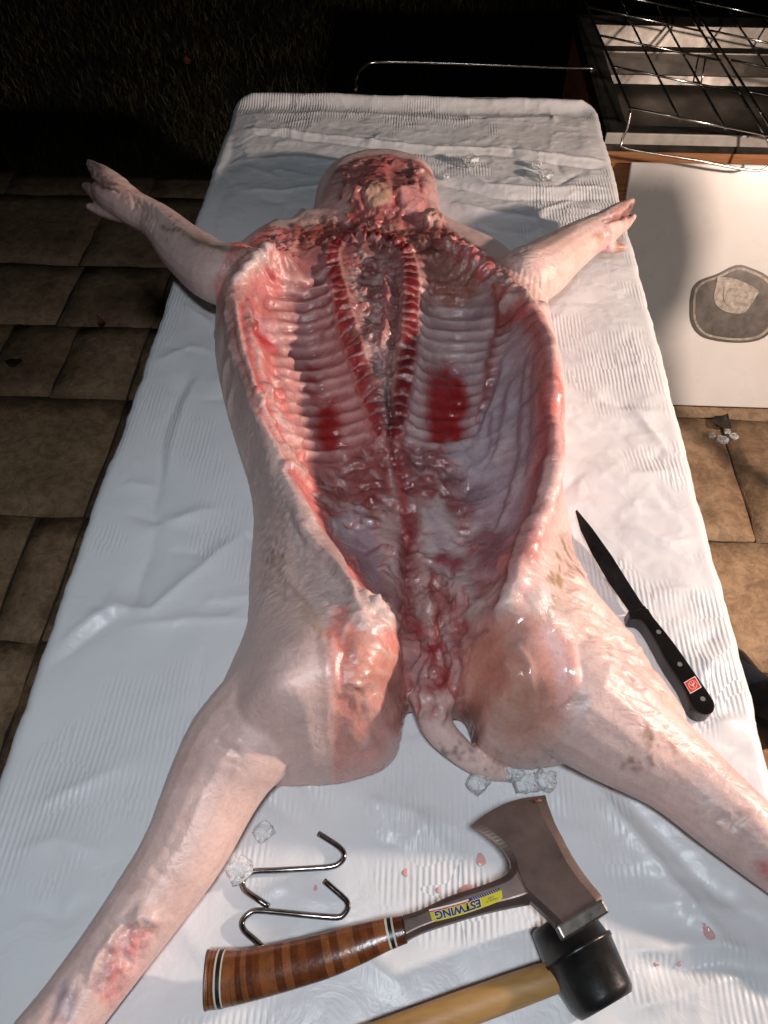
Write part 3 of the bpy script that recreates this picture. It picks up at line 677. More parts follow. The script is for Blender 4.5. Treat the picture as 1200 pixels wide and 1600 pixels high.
for _ in range(16):
    x = random.uniform(520,668); y = random.uniform(262,345); line([(x,y),(x+random.uniform(-14,14),y+random.uniform(6,18))], .0025, random.choice([fat, dmeat, dmeat, meat]), .7, random.choice([-.003,.003]))
fillp([(470,350),(500,344),(520,358),(500,380),(470,380)], col(.30,.09,.075), .005, dh=-.004)
fillp([(462,345),(480,335),(505,340),(480,356)], col(.50,.33,.29), .005)
# ribs on the left
fillp([(436,440),(470,425),(520,425),(545,520),(575,600),(595,680),(575,715),(480,738),(455,690),(432,600),(424,520)], col(.42,.175,.175), .008, wet=.6, skin=.7)
sxl = lambda y: np.interp(y, [380,470,540,610,680], [512,528,548,574,598])
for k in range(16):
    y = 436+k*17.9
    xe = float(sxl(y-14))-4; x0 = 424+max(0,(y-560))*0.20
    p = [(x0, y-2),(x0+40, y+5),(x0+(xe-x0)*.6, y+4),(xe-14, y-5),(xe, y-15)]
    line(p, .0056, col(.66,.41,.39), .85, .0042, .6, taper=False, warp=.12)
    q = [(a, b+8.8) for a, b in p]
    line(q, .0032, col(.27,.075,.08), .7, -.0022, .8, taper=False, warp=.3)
for _ in range(40):
    y = random.uniform(450,700); x = random.uniform(500, float(sxl(y))-6); line([(x,y),(x+random.uniform(8,22),y-random.uniform(4,14))], .0022, random.choice([fat*.7, meat, dmeat, pink*.8]), .6, .0015)
# ribs on the right
fillp([(655,400),(740,398),(792,450),(788,560),(748,690),(690,705),(640,690),(650,550)], col(.47,.31,.315), .008, wet=.6, skin=.75)
sxr = lambda y: np.interp(y, [380,470,550,620,690], [652,656,650,640,626])
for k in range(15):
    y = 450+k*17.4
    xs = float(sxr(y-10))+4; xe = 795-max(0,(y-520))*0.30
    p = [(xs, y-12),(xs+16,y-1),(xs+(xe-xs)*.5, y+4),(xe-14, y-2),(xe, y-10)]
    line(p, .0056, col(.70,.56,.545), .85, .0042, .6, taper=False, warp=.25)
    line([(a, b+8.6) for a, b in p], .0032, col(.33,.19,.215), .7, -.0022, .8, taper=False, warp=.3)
lumps([(655,395),(740,398),(748,425),(715,480),(690,470),(660,480)], .026, .006, [col(.40,.17,.12), col(.45,.20,.15), col(.36,.11,.09)], .75, 8)
for a in [(700,460),(745,440),(705,475),(740,465)]: blob(a[0],a[1],.016,col(.42,.17,.12),.7,.003)
fillp([(770,420),(800,450),(812,490),(795,520),(775,500),(770,450)], col(.30,.085,.075), .006)
# blood standing between the ribs
fillp([(664,575),(695,568),(722,574),(735,620),(735,660),(722,692),(690,699),(668,690),(662,640)], col(.31,.006,.009), .012, wet=1.2, op=.95, var=.1, flat=.45)
fillp([(492,632),(520,628),(536,660),(540,698),(515,708),(492,690)], col(.31,.009,.011), .012, wet=1.2, op=.93, var=.1, flat=.4)
for y in (576, 597, 617): blob(488,y,.013,col(.30,.02,.02),.75,asp=2.0)
blob(700,715,.016,col(.33,.03,.03),.8,asp=1.6)
# the lining of the flank on the right
fillp([(800,505),(842,530),(861,620),(852,740),(822,840),(785,900),(748,905),(722,830),(700,730),(748,690),(776,600)], viol*1.08, .008, wet=.9, skin=.85, flat=.6)
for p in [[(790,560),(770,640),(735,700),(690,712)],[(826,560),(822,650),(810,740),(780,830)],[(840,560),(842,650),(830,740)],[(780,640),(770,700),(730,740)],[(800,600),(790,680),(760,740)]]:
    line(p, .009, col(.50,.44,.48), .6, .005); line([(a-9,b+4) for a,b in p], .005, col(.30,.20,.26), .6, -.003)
line([(790,480),(775,540),(765,600),(748,660)], .006, col(.30,.06,.06), .8, .004, 1.0)
for y in range(690,800,18): line([(725,y+6),(770,y-6),(812,y-22)], .004, col(.52,.45,.48), .45, .0015)
fillp([(735,850),(760,825),(795,830),(808,860),(790,895),(755,898)], col(.34,.15,.17), .008, dh=.004, wet=.9)
blob(728,868,.010,col(.35,.03,.03),.9)
for _ in range(26):
    x = random.uniform(715,845); y = random.uniform(560,880); blob(x,y,random.uniform(.006,.016),random.choice([viol*1.15, viol*.75, col(.40,.22,.27)]),.45,random.uniform(-.0005,.0008),asp=random.uniform(.6,1.8),rot=random.uniform(0,3))
# loin: torn membranes and fat
loin = [(468,735),(560,708),(600,690),(700,712),(745,790),(735,860),(640,890),(590,900),(540,850),(490,790)]
lumps(loin, .034, .008, [col(.24,.06,.06), col(.33,.12,.115), col(.28,.085,.085), col(.44,.27,.26), col(.18,.035,.038)], .8, 12, ax=.7)
fillp([(540,705),(605,690),(612,770),(580,800),(545,760)], col(.28,.085,.08), .010, op=.7)
fillp([(490,800),(560,785),(602,860),(592,930),(562,905),(520,852)], col(.46,.36,.40), .008, wet=1.0, op=.9, skin=.8, flat=.8)
fillp([(520,850),(560,845),(580,880),(560,900)], col(.33,.19,.23), .008, op=.7)
fillp([(588,795),(618,800),(632,880),(612,935),(595,905)], col(.60,.42,.40), .008, op=.85, dh=.003, skin=.8, flat=.7, wet=1.0)
fillp([(652,800),(690,782),(724,850),(738,930),(705,965),(668,905)], col(.56,.46,.46), .010, op=.9, dh=.003, skin=.8, flat=.8, wet=1.0)
line([(670,800),(690,850),(705,920)], .006, col(.44,.32,.38), .6, -.002)
fillp([(700,690),(760,700),(800,740),(770,790),(740,760),(705,720)], col(.50,.42,.47), .010, op=.8, skin=.8, flat=.7, wet=1.0)
for _ in range(80):
    x = random.uniform(480,740); y = random.uniform(700,900)
    if x < 480+(y-720)*.4: continue
    L = random.uniform(10,36); a = random.gauss(0.4,.7)
    line([(x,y),(x+L*.5*math.cos(a)+random.uniform(-5,5),y+L*.5*math.sin(a)),(x+L*math.cos(a),y+L*math.sin(a))], random.uniform(.0015,.0036), random.choice([fat*.85, fat*.7, dmeat, meat*.7, viol, pink*.7, dmeat]), .7, random.choice([-.003,.003,.004]), .9)
blob(735,770,.020,col(.26,.17,.20),.8,-.006); blob(700,740,.016,col(.24,.15,.16),.7,-.005); blob(660,720,.018,col(.22,.12,.12),.7,-.004)
blob(690,880,.010,col(.28,.03,.04),.9,.003); blob(712,888,.011,col(.30,.04,.06),.9,.003)
# backbone: sawn vertebrae on either side of the cut
def vertebrae(path, n, w, lo, hi):
    P = [hit(*p) for p in catmull(path, 6)]; sl = win(P, .03)
    qx = PX[sl]+(WX-PX)[sl]*.35; qy = PY[sl]+(WY-PY)[sl]*.35
    d, s, L = poly_dist(qx, qy, P); ph0 = s/L*n + .35*(vnoise(s*60, s*0, 5)-.5) + .3*(nc[sl]-.5); ph = ph0 % 1.0; idx = np.floor(ph0)
    m = sstep(w*1.15, w*.85, d); core = sstep(.10,.17,ph)*sstep(.98,.90,ph)
    rnd = _hash(idx, idx*3, 77)
    body = (np.array(lo)[None,None]*(1-rnd[...,None])+np.array(hi)[None,None]*rnd[...,None])*(0.7+.6*nc[sl])[...,None]
    cc = body*core[...,None] + (np.array([.30,.07,.07])*(1-rnd[...,None])+np.array([.60,.36,.34])*rnd[...,None])*(1-core)[...,None]
    apply(sl, m*.95, cc, .85, 0, 0); D[sl] += m*(.0022*core - .0012*(1-core)) + 0.001*m
    rim = np.exp(-((d-w*1.05)/(w*.22))**2); apply(sl, rim*.75, col(.58,.27,.25), .85, 0, 0); D[sl] += rim*.002
vertebrae([(562,370),(540,370),(524,384),(519,405),(527,440),(538,485),(549,530),(563,570),(578,610),(592,650),(603,682)], 24, .0098, (.24,.016,.022), (.38,.045,.048))
vertebrae([(566,371),(590,370),(612,376),(632,390),(641,420),(642,470),(639,520),(635,565),(628,610),(619,655),(612,690)], 25, .0098, (.12,.010,.014), (.25,.022,.028))
chan = [(538,408),(560,396),(600,398),(624,412),(630,460),(626,540),(616,610),(608,660),(598,640),(580,590),(560,530),(545,470)]
lumps(chan, .020, .006, [col(.42,.22,.21), col(.58,.42,.39), col(.30,.09,.09), col(.50,.24,.23)], .9, 21, ax=1.0, ay=2.2, rot=.2)
for _ in range(70):
    y = random.uniform(392,610); x = random.uniform(np.interp(y,[390,610],[548,592]), np.interp(y,[390,610],[622,612]))
    line([(x,y),(x+random.uniform(5,14)*random.choice([-1,1]),y+random.uniform(-10,-2))], .0018, random.choice([fat, fat*.8, dmeat, meat, pink]), .75, .003)
line([(603,420),(607,460),(606,500),(597,540)], .0045, col(.55,.20,.20), .9, .008); line([(615,430),(618,480),(614,540),(608,590)], .005, col(.24,.09,.09), .8, -.006)
line([(588,540),(600,600),(607,655)], .006, col(.50,.36,.36), .85, .004, .9); line([(606,600),(609,650),(611,690)], .005, col(.10,.012,.014), .9, -.008)
line([(611,688),(622,740),(630,800),(636,860),(642,920)], .010, col(.22,.035,.038), .85, -.006, 1.0)
line([(618,720),(628,790),(634,850)], .0035, col(.42,.10,.10), .8, .004, 1.0); line([(605,715),(618,780),(624,830)], .0035, col(.56,.36,.34), .7, .004)
# cut edge along the left flank
LC = [(462,362),(420,352),(398,372),(350,428),(340,470),(352,540),(382,612),(408,655),(443,725),(478,795),(528,885),(558,935),(592,938),(545,868),(492,760),(452,662),(432,600),(421,540),(430,470),(466,405)]
fillp(LC, col(.72,.235,.22), .005, wet=.7)
fillp([(345,450),(395,385),(425,372),(430,400),(395,440),(372,480),(380,560),(410,640),(398,650),(360,560)], col(.66,.40,.36), .006, op=.8)
for off, c, dh in [(0,col(.74,.56,.52),.004),(9,col(.60,.22,.20),-.003),(17,col(.74,.52,.48),.004),(26,col(.55,.10,.10),-.002),(34,col(.72,.46,.43),.003)]:
    line([(352+off,470),(356+off*1.1,530),(380+off,600),(405+off*.8,650),(442+off*.5,720)], .0042, c, .85, dh)
lumps([(380,405),(425,360),(462,380),(455,410),(425,430),(400,425)], .020, .008, [col(.62,.24,.22), col(.72,.45,.42), col(.55,.14,.14), col(.70,.34,.31)], .8, 31)
for k in range(7): blob(418-k*8, 388+k*9, .009, col(.76,.62,.58), .9, .007, asp=1.4, rot=.6)     # rib ends
for k in range(9): blob(430+k*3, 500+k*19, .008, random.choice([col(.70,.44,.40), col(.66,.30,.28)]), .6, .003)
blob(412,505,.020,col(.66,.36,.38),.9,-.004); blob(420,470,.022,col(.60,.24,.24),.8,-.003); blob(410,530,.014,col(.55,.05,.06),.9)
for _ in range(34):
    t_ = random.random(); y = 400+t_*330; x = np.interp(y,[400,470,540,640,730],[440,400,395,430,468])+random.uniform(-18,18)
    line([(x,y),(x+random.uniform(-4,10),y+random.uniform(10,30))], .0026, random.choice([fat,fat,meat,col(.58,.08,.08),pink]), .75, random.choice([-.002,.004]))
line([(448,725),(462,760),(480,800),(512,855),(540,905),(566,940)], .0065, col(.60,.17,.16), .85, .005)
line([(440,735),(470,800),(505,865),(540,925),(575,965)], .0055, col(.72,.54,.50), .85, .005)
line([(430,640),(446,665),(452,690)], .008, col(.70,.46,.43), .9, .006); blob(448,708,.010,col(.70,.48,.44),.9,.006); blob(462,735,.011,col(.72,.52,.48),.9,.008)
# sheet of fat outside the left edge
fillp([(440,735),(470,795),(510,870),(560,945),(535,975),(500,960),(470,900),(440,820),(425,760)], col(.54,.42,.40), .010, wet=.6, fib=.3, op=.8)
for k in range(14):
    x = 440+k*7; line([(x,760+k*9),(x+14,800+k*10),(x+40,850+k*9)], .0024, random.choice([fat, col(.46,.32,.30)]), .6, .0025)
# cut edge along the right flank
RC = [(700,383),(758,403),(812,453),(845,508),(864,580),(869,660),(860,730),(842,800),(822,862),(803,912),(786,955)]
line(RC, .012, col(.66,.22,.205), .9, .003, .7, taper=False)
line([(a-9,b+4) for a,b in RC[1:]], .0085, col(.50,.14,.13), .85, -.002, .9)
line([(a+1,b+1) for a,b in RC[2:]], .0060, col(.66,.28,.26), .8, .002, .9, taper=False)
line([(a+7,b-2) for a,b in RC[2:]], .0045, col(.80,.60,.55), .85, .003, .8, taper=False)
for k in range(9): blob(702+k*14, 378+k*8+k*k*.75, .010, col(.76,.60,.56) if k % 2 else col(.58,.12,.12), .9, .007, asp=1.3, rot=-.6)
RL = [(866,600),(868,660),(859,730),(842,800),(822,862),(804,912),(788,955)]
line([(a-4,b+2) for a,b in RL], .013, col(.68,.21,.195), .92, .002, .85, taper=False, soft=3)
line([(a-16,b+4) for a,b in RL], .005, col(.36,.09,.095), .8, -.002, .8); line([(a+9,b-2) for a,b in RL], .0042, col(.84,.66,.61), .9, .003, .7, taper=False)
line([(a-2,b) for a,b in RL], .0028, col(.82,.52,.48), .75, .002, .8)
lumps([(690,372),(760,395),(815,450),(800,470),(750,420),(695,400)], .014, .008, [col(.66,.36,.33), col(.54,.10,.10), col(.74,.55,.52), col(.40,.06,.06)], .8, 33)
for y in (640,672): blob(875,y,.008,col(.66,.42,.38),.8,.003)
fillp([(845,845),(832,880),(808,915),(795,945),(790,905),(815,850),(830,800)], col(.48,.16,.15), .005, op=.85)
line([(835,800),(822,850),(803,905),(790,955)], .005, col(.74,.55,.52), .7, .003)
line([(785,960),(792,990),(775,1005),(752,1022)], .0075, col(.62,.54,.56), .95, .006, .8); line([(800,935),(800,970),(795,990)], .010, col(.64,.50,.46), .85, .004)
# pelvis
pelv = [(622,905),(660,890),(705,905),(718,1000),(722,1090),(700,1120),(655,1125),(640,1090),(632,1000)]
fillp(pelv, col(.40,.16,.15), .008, wet=.9)
lumps(pelv, .024, .008, [col(.34,.08,.08), col(.52,.32,.30), col(.42,.16,.16), col(.56,.38,.36)], .6, 41, ax=1.6, ay=.6)
for p, w, c, dh in [([(640,910),(645,960),(650,1010)],.007,col(.26,.02,.025),-.004),([(660,885),(662,930),(668,975)],.010,col(.56,.38,.36),.005),([(678,900),(680,960),(685,1010)],.008,col(.44,.16,.14),.004),
    ([(640,1000),(642,1060),(648,1100)],.006,col(.44,.22,.24),.004),([(655,1010),(658,1060),(662,1100)],.006,col(.50,.28,.30),.004),([(672,1020),(672,1060),(676,1090)],.005,col(.42,.13,.13),.003),
    ([(690,1010),(692,1050),(692,1075)],.007,col(.30,.012,.018),-.003),([(700,960),(706,1020),(712,1080)],.007,col(.52,.34,.33),.005),([(715,980),(716,1040),(722,1090)],.004,col(.34,.10,.10),-.004),
    ([(630,960),(634,1040),(640,1110)],.004,col(.18,.03,.03),-.006),([(700,905),(725,925),(740,940)],.009,col(.54,.42,.40),.005)]:
    line(p, w, c, .85, dh, .95)
fillp([(660,1010),(688,1006),(692,1030),(680,1045),(664,1035)], col(.36,.03,.035), .004, op=.8, dh=.003)
fillp([(645,1095),(700,1085),(712,1110),(690,1135),(655,1130)], col(.58,.38,.35), .006, dh=.004)
for _ in range(70):
    x = random.uniform(625,735); y = random.uniform(880,1110); line([(x,y),(x+random.uniform(-6,6),y+random.uniform(10,40))], random.uniform(.0015,.003), random.choice([fat*.85,dmeat,meat,pink*.8,fat*.7]), .65, random.choice([-.003,.003]))
# left ham, skinned cut
lh = [(503,988),(530,950),(575,935),(612,940),(633,985),(638,1080),(630,1150),(600,1192),(520,1210),(513,1120)]
fillp(lh, col(.72,.30,.25), .006, wet=.85, skin=.75, flat=.7)
fillp([(520,985),(548,985),(545,1040),(532,1080),(520,1040)], col(.52,.18,.155), .008, dh=-.003, skin=.6)
fillp([(545,990),(600,1000),(625,1050),(600,1080),(555,1085),(540,1050)], col(.64,.30,.24), .008, dh=.001, skin=.7, wet=.8)
line([(530,1105),(560,1098),(580,1092),(605,1080),(628,1068)], .006, col(.34,.13,.11), .8, -.006); line([(555,1106),(590,1098),(626,1085)], .006, col(.56,.30,.24), .8, .006)
fillp([(515,1110),(560,1112),(625,1095),(628,1150),(600,1188),(522,1205)], col(.75,.35,.295), .010, op=.95, wet=1.0, skin=.7)
fillp([(598,985),(622,985),(634,1040),(626,1066),(612,1030)], col(.68,.27,.23), .006, dh=.004)
fillp([(540,945),(590,930),(615,950),(620,985),(590,990),(560,975)], col(.70,.54,.51), .006, dh=.004)
lumps([(560,930),(605,935),(620,985),(585,975)], .018, .008, [col(.72,.52,.48), col(.66,.40,.37), col(.74,.60,.56)], .8, 44)
line([(505,985),(510,1040),(515,1100),(514,1160),(518,1208)], .0050, col(.78,.58,.52), .7, .0015); line([(516,990),(524,1050),(530,1090)], .0045, col(.70,.42,.38), .8, .003)
line([(545,905),(560,930),(590,950),(600,985)], .006, col(.72,.56,.52), .8, .005); line([(560,990),(585,1010),(605,1020)], .004, col(.68,.44,.38), .6, .002); line([(530,1000),(560,960),(590,1010),(620,1030)], .003, fat*.9, .5, .002)
for _ in range(40):
    x = random.uniform(535,618); y = random.uniform(990,1180); line([(x,y),(x+random.uniform(6,26),y+random.uniform(-8,8))], .0016, random.choice([col(.70,.46,.40),col(.48,.20,.16),fat*.9]), .45, .0012)
# right ham under its smooth membrane
rh = [(727,1010),(760,985),(790,965),(850,962),(890,1005),(896,1085),(878,1140),(840,1168),(790,1182),(745,1160),(722,1110)]
fillp(rh, col(.60,.275,.205), .008, wet=1.2, skin=.85, flat=.85)
fillp([(850,968),(882,1005),(893,1080),(870,1110),(862,1040),(835,990)], col(.55,.44,.48), .010, wet=1.2, op=.85, skin=.85)
fillp([(790,975),(830,975),(850,1020),(850,1090),(820,1060),(795,1010)], col(.58,.36,.33), .010, op=.6, skin=.85, wet=1.2)
fillp([(745,1000),(770,985),(785,1000),(760,1030),(742,1030)], col(.48,.22,.17), .006, op=.7, skin=.8, wet=1.1)
for p in [[(780,1030),(800,1070),(812,1110)],[(810,1000),(825,1050),(830,1100)],[(745,1080),(770,1100),(800,1110)],[(760,1130),(800,1120),(850,1110)]]:
    line(p, .004, col(.58,.38,.32), .5, .002)
fillp([(760,1165),(800,1155),(870,1135),(890,1110),(900,1150),(840,1185),(790,1188)], col(.68,.48,.43), .012, op=.8, skin=.85, wet=1.1)
line([(735,940),(760,945),(790,930)], .006, col(.60,.47,.44), .8, .004); line([(720,965),(745,955),(780,965)], .006, col(.58,.46,.44), .8, .004); line([(712,970),(735,990),(760,985)], .007, col(.40,.11,.10), .8, -.003)
fillp([(810,930),(860,920),(900,960),(900,1000),(870,975),(830,960)], col(.58,.50,.48), .014, wet=.6, op=.7)
line([(722,1105),(728,1138),(752,1165)], .0035, col(.22,.09,.08), .7, -.002)  # shade of the crease between ham and tail, painted as a dark line
# skin: folds, stains, specks, painted foreleg shade
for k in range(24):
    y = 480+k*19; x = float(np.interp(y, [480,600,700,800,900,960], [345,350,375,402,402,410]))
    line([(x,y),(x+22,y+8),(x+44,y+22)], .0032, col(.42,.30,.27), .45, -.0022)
for k in range(30):
    x = random.uniform(880,1010); y = 905+(x-880)*.95+random.uniform(-10,70); line([(x,y),(x+20,y+6),(x+38,y+18)], .004, None, 1, .0022*random.choice([-1,1]))
for k in range(14):
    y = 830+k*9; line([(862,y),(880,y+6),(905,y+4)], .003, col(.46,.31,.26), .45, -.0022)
stain = col(.22,.12,.045)
def specks(n, x0, x1, y0, y1, c, r0=.0015, r1=.005, op=.7):
    for _ in range(n): blob(random.uniform(x0,x1), random.uniform(y0,y1), random.uniform(r0,r1), c, op, asp=random.uniform(.5,2), rot=random.uniform(0,3))
specks(34, 862,915, 845,915, stain); specks(8, 855,885, 900,960, col(.34,.22,.07)); specks(14, 410,440, 868,895, stain, .001,.003)
line([(430,890),(450,915),(475,940),(495,965)], .0022, stain, .4); line([(470,950),(490,972),(500,985)], .006, col(.50,.31,.16), .5)
specks(24, 690,742, 1160,1192, col(.10,.07,.06), .0011,.0022, .55); specks(8, 745,785, 1185,1210, col(.16,.08,.05), .0008,.002, .7)
specks(16, 990,1060, 1130,1190, col(.26,.13,.07), .0012,.004, .6); specks(10, 965,1000, 1190,1215, stain, .001,.002, .6)
line([(255,360),(285,360),(320,378),(350,392)], .008, col(.30,.20,.10), .6); line([(300,372),(330,385),(380,388)], .006, col(.16,.13,.07), .7); specks(16, 215,300, 335,380, stain, .0015,.004,.6)
line([(205,305),(225,325),(232,345)], .006, col(.36,.22,.14), .5); line([(805,398),(850,378),(900,352)], .009, col(.32,.24,.20), .6)  # second streak puts shade of the right foreleg's upper edge into the colour
for k in range(9): line([(770+k*9,396+k*5),(778+k*8,420+k*6),(790+k*6,450+k*4)], .003, col(.42,.30,.25), .5, -.0025)
for k in range(7): line([(352+k*3,400+k*2),(358+k*2,425),(352,450)], .003, col(.40,.28,.24), .4, -.002)
fillp([(152,262),(185,285),(215,300),(205,318),(175,306),(150,290)], col(.62,.38,.34), .006, wet=.4, fib=.2, op=.7); line([(150,272),(165,283),(190,290)], .0025, col(.20,.08,.07), .8, -.003)
fillp([(133,278),(150,300),(178,325),(160,322),(136,305)], col(.30,.24,.26), .005, wet=.4, op=.8)
line([(940,345),(960,338),(985,332)], .0025, col(.22,.08,.07), .8, -.003); fillp([(955,330),(985,312),(985,325),(960,342)], col(.58,.30,.28), .004, op=.8)
fillp([(925,372),(945,362),(950,382),(935,392)], col(.42,.24,.12), .005, op=.7); blob(948,380,.009,col(.70,.44,.46),.9,.003); blob(970,387,.007,col(.48,.25,.16),.9)
for pl in ([(134,250),(160,264),(158,282),(140,276)], [(130,282),(150,288),(150,310),(132,306)], [(136,316),(152,318),(152,330),(138,330)]): fillp(pl, col(.40,.27,.24), .004, wet=.5, skin=.8)
for pl in ([(972,316),(990,310),(990,324),(972,336)], [(972,336),(990,332),(990,346),(972,352)]): fillp(pl, col(.58,.36,.33), .004, wet=.5, skin=.8)
line([(140,280),(160,288),(186,300)], .003, col(.16,.07,.06), .9, -.008); line([(990,328),(970,338),(946,350)], .003, col(.18,.07,.06), .9, -.008)
for k in range(5): line([(205+k*9,300+k*6),(212+k*8,322+k*6),(205+k*8,342+k*6)], .0028, col(.52,.36,.31), .4, -.0025)
# flayed hock on the left hind leg
fillp([(160,1575),(150,1535),(172,1480),(200,1436),(235,1430),(248,1445),(232,1478),(205,1520),(185,1565)], col(.76,.40,.37), .004, wet=1.0, dh=-.003)
lumps([(165,1570),(155,1535),(178,1480),(205,1440),(240,1440),(228,1478),(200,1525),(182,1562)], .011, .005, [col(.78,.46,.42), col(.72,.26,.26), col(.82,.60,.56), col(.62,.44,.46)], .7, 61, ax=1.5, ay=.7, rot=-.9)
fillp([(148,1545),(160,1500),(180,1470),(178,1505),(160,1545)], col(.48,.40,.43), .004, op=.8); line([(205,1432),(225,1428),(246,1440)], .006, col(.74,.56,.52), .9, .005)
line([(140,1540),(160,1490),(195,1438)], .0035, col(.74,.56,.50), .8, .003)
for p in [[(75,1600),(90,1560),(105,1525)],[(95,1600),(112,1565),(120,1540)]]: line(p, .004, col(.48,.38,.42), .8, -.002); 
fillp([(80,1600),(100,1540),(118,1530),(112,1600)], col(.48,.38,.41), .005, op=.6)
fillp([(1170,1352),(1195,1350),(1215,1370),(1200,1385)], col(.60,.18,.20), .005, wet=1)
for a in ((328,540),(345,596),(352,630)): blob(a[0]+6,a[1],.008,col(.62,.46,.42),.8,.006)
blob(850,478,.008,col(.64,.44,.40),.8,.005)
for (ax_, ay_, bx2, by2, n_, w_) in ((395,1228,372,1130,5,70),(1005,1205,1170,1330,6,62),(300,1310,170,1500,6,60)):
    for k in range(n_):
        t_ = random.random(); x = ax_+(bx2-ax_)*t_; y = ay_+(by2-ay_)*t_; L_ = random.uniform(.5,1)*w_; g_ = -1 if ax_ < 600 else 1
        line([(x,y),(x+g_*L_*.35,y-L_*.25),(x+g_*L_*.7,y-L_*.30-random.uniform(0,12))], random.uniform(.002,.0045), col(.66,.48,.43), .28, -random.uniform(.0006,.0016))
# fine relief everywhere
meatm = 1-FIN[...,1]
D += meatm*(0.0042*(nb-0.5)+0.0028*(nc-0.5)) + (1-meatm)*(0.0016*(nb-0.5))
D = np.clip(D, -.016, .018)
FIN[...,0] = np.where(FIN[...,0] > .98, FIN[...,0], FIN[...,0]*.85)

# solid: torso + limbs, grown together
cell = 1
sub = slice(None, None, cell)
mk = SD > 0.0012
cellm = mk[:-1,:-1] & mk[1:,:-1] & mk[:-1,1:] & mk[1:,1:]
used = np.zeros(mk.shape, bool)
used[:-1,:-1] |= cellm; used[1:,:-1] |= cellm; used[:-1,1:] |= cellm; used[1:,1:] |= cellm
idx = -np.ones(mk.shape, int); idx[used] = np.arange(used.sum()); N = int(used.sum())
vt = np.stack([PX[used], PY[used], TOP[used]], 1); vb = np.stack([PX[used], PY[used], np.minimum(BOT, TOP-.002)[used]], 1)
yy, xx = np.nonzero(cellm)
a, b, c, d = idx[yy,xx], idx[yy,xx+1], idx[yy+1,xx+1], idx[yy+1,xx]
ft = np.stack([a,b,c,d],1); fbm_ = np.stack([d+N,c+N,b+N,a+N],1)
cmp_ = np.pad(cellm, 1)
sides = []
for (dy_, dx_, i0, j0, i1, j1) in ((-1,0,0,0,0,1),(0,1,0,1,1,1),(1,0,1,1,1,0),(0,-1,1,0,0,0)):
    nbm = ~cmp_[yy+1+dy_, xx+1+dx_]
    p = idx[yy[nbm]+i0, xx[nbm]+j0]; q = idx[yy[nbm]+i1, xx[nbm]+j1]
    sides.append(np.stack([q, p, p+N, q+N], 1))
fs = np.concatenate([ft, fbm_]+sides).tolist()
vv = np.concatenate([vt, vb]).tolist(); o0 = len(vv)
vv += tv; fs += [tuple(o0+k for k in f) for f in tf]
tmp = bpy.data.objects.new('tmp', mesh('tmp', vv, fs)); COL.objects.link(tmp)
rm = tmp.modifiers.new('r', 'REMESH'); rm.mode = 'VOXEL'; rm.voxel_size = 0.0020; rm.use_smooth_shade = True
sm = tmp.modifiers.new('s', 'SMOOTH'); sm.factor = 0.5; sm.iterations = 5
dg = bpy.context.evaluated_depsgraph_get()
pme = bpy.data.meshes.new_from_object(tmp.evaluated_get(dg)); pme.name = 'pig_carcass'
bpy.data.objects.remove(tmp)
nv = len(pme.vertices); co = np.empty(nv*3); pme.vertices.foreach_get('co', co); co = co.reshape(-1, 3)
no = np.empty(nv*3); pme.vertices.foreach_get('normal', no); no = no.reshape(-1, 3)
def samp(A, x, y):
    fx = np.clip((x-GX0)/GR, 0, A.shape[1]-1.001); fy = np.clip((y-GY0)/GR, 0, A.shape[0]-1.001)
    x0 = fx.astype(int); y0 = fy.astype(int); u = fx-x0; v = fy-y0
    if A.ndim == 3: u = u[:,None]; v = v[:,None]
    return (A[y0,x0]*(1-u)+A[y0,x0+1]*u)*(1-v)+(A[y0+1,x0]*(1-u)+A[y0+1,x0+1]*u)*v
upf = sstep(0.05, 0.45, no[:,2])
cv = samp(C, co[:,0], co[:,1]); fv = samp(FIN, co[:,0], co[:,1])
co = co + no*(samp(D, co[:,0], co[:,1])*upf)[:,None]
co[:,2] = np.maximum(co[:,2], 0.0) + ZT - 0.001
pme.vertices.foreach_set('co', co.ravel())
for nm, A in (('flesh', cv), ('finish', fv)):
    at = pme.color_attributes.new(nm, 'FLOAT_COLOR', 'POINT')
    at.data.foreach_set('color', np.concatenate([np.clip(A, 0, 1.3), np.ones((nv,1))], 1).ravel())
pme.materials.clear(); pme.update()
pig = link('pig_carcass', pme, M['flesh'], None, True)
tag(pig, 'dressed pig carcass split open on its back, legs spread, ribs and backbone showing', 'pig')

# ------------------------------------------------------------------ boning knife
def prism(name, P, thick, mat, parent, bw=0.0, seg=2, smooth=False):
    n = len(P); v = [Vector(p) for p in P] + [Vector(p)-Vector((0,0,thick)) for p in P]
    a = sum((P[i][0]*P[(i+1) % n][1]-P[(i+1) % n][0]*P[i][1]) for i in range(n))
    o = list(range(n)) if a > 0 else list(reversed(range(n)))
    f = [tuple(o)] + [tuple(n+k for k in reversed(o))]
    for k in range(n):
        p, q = o[k], o[(k+1) % n]; f.append((p, n+p, n+q, q))
    me = mesh(name, v, f)
    if bw > 0: bevel(me, bw, seg)
    return link(name, me, mat, parent, smooth)
def disc(name, c, r, h, mat, parent, n=20, nrm=(0,0,1), dome=0.0):
    c = Vector(c); q = Vector((0,0,1)).rotation_difference(Vector(nrm)); v = []; f = []
    for k in range(n): a_ = 2*math.pi*k/n; v.append(c + q @ Vector((r*math.cos(a_), r*math.sin(a_), 0)))
    for k in range(n): a_ = 2*math.pi*k/n; v.append(c + q @ Vector((r*.9*math.cos(a_), r*.9*math.sin(a_), h)))
    v.append(c + q @ Vector((0,0,h+dome)))
    for k in range(n): f.append((k,(k+1)%n,n+(k+1)%n,n+k)); f.append((n+k,n+(k+1)%n,2*n))
    return link(name, mesh(name, v, f), mat, parent)
zk = ZT+0.023
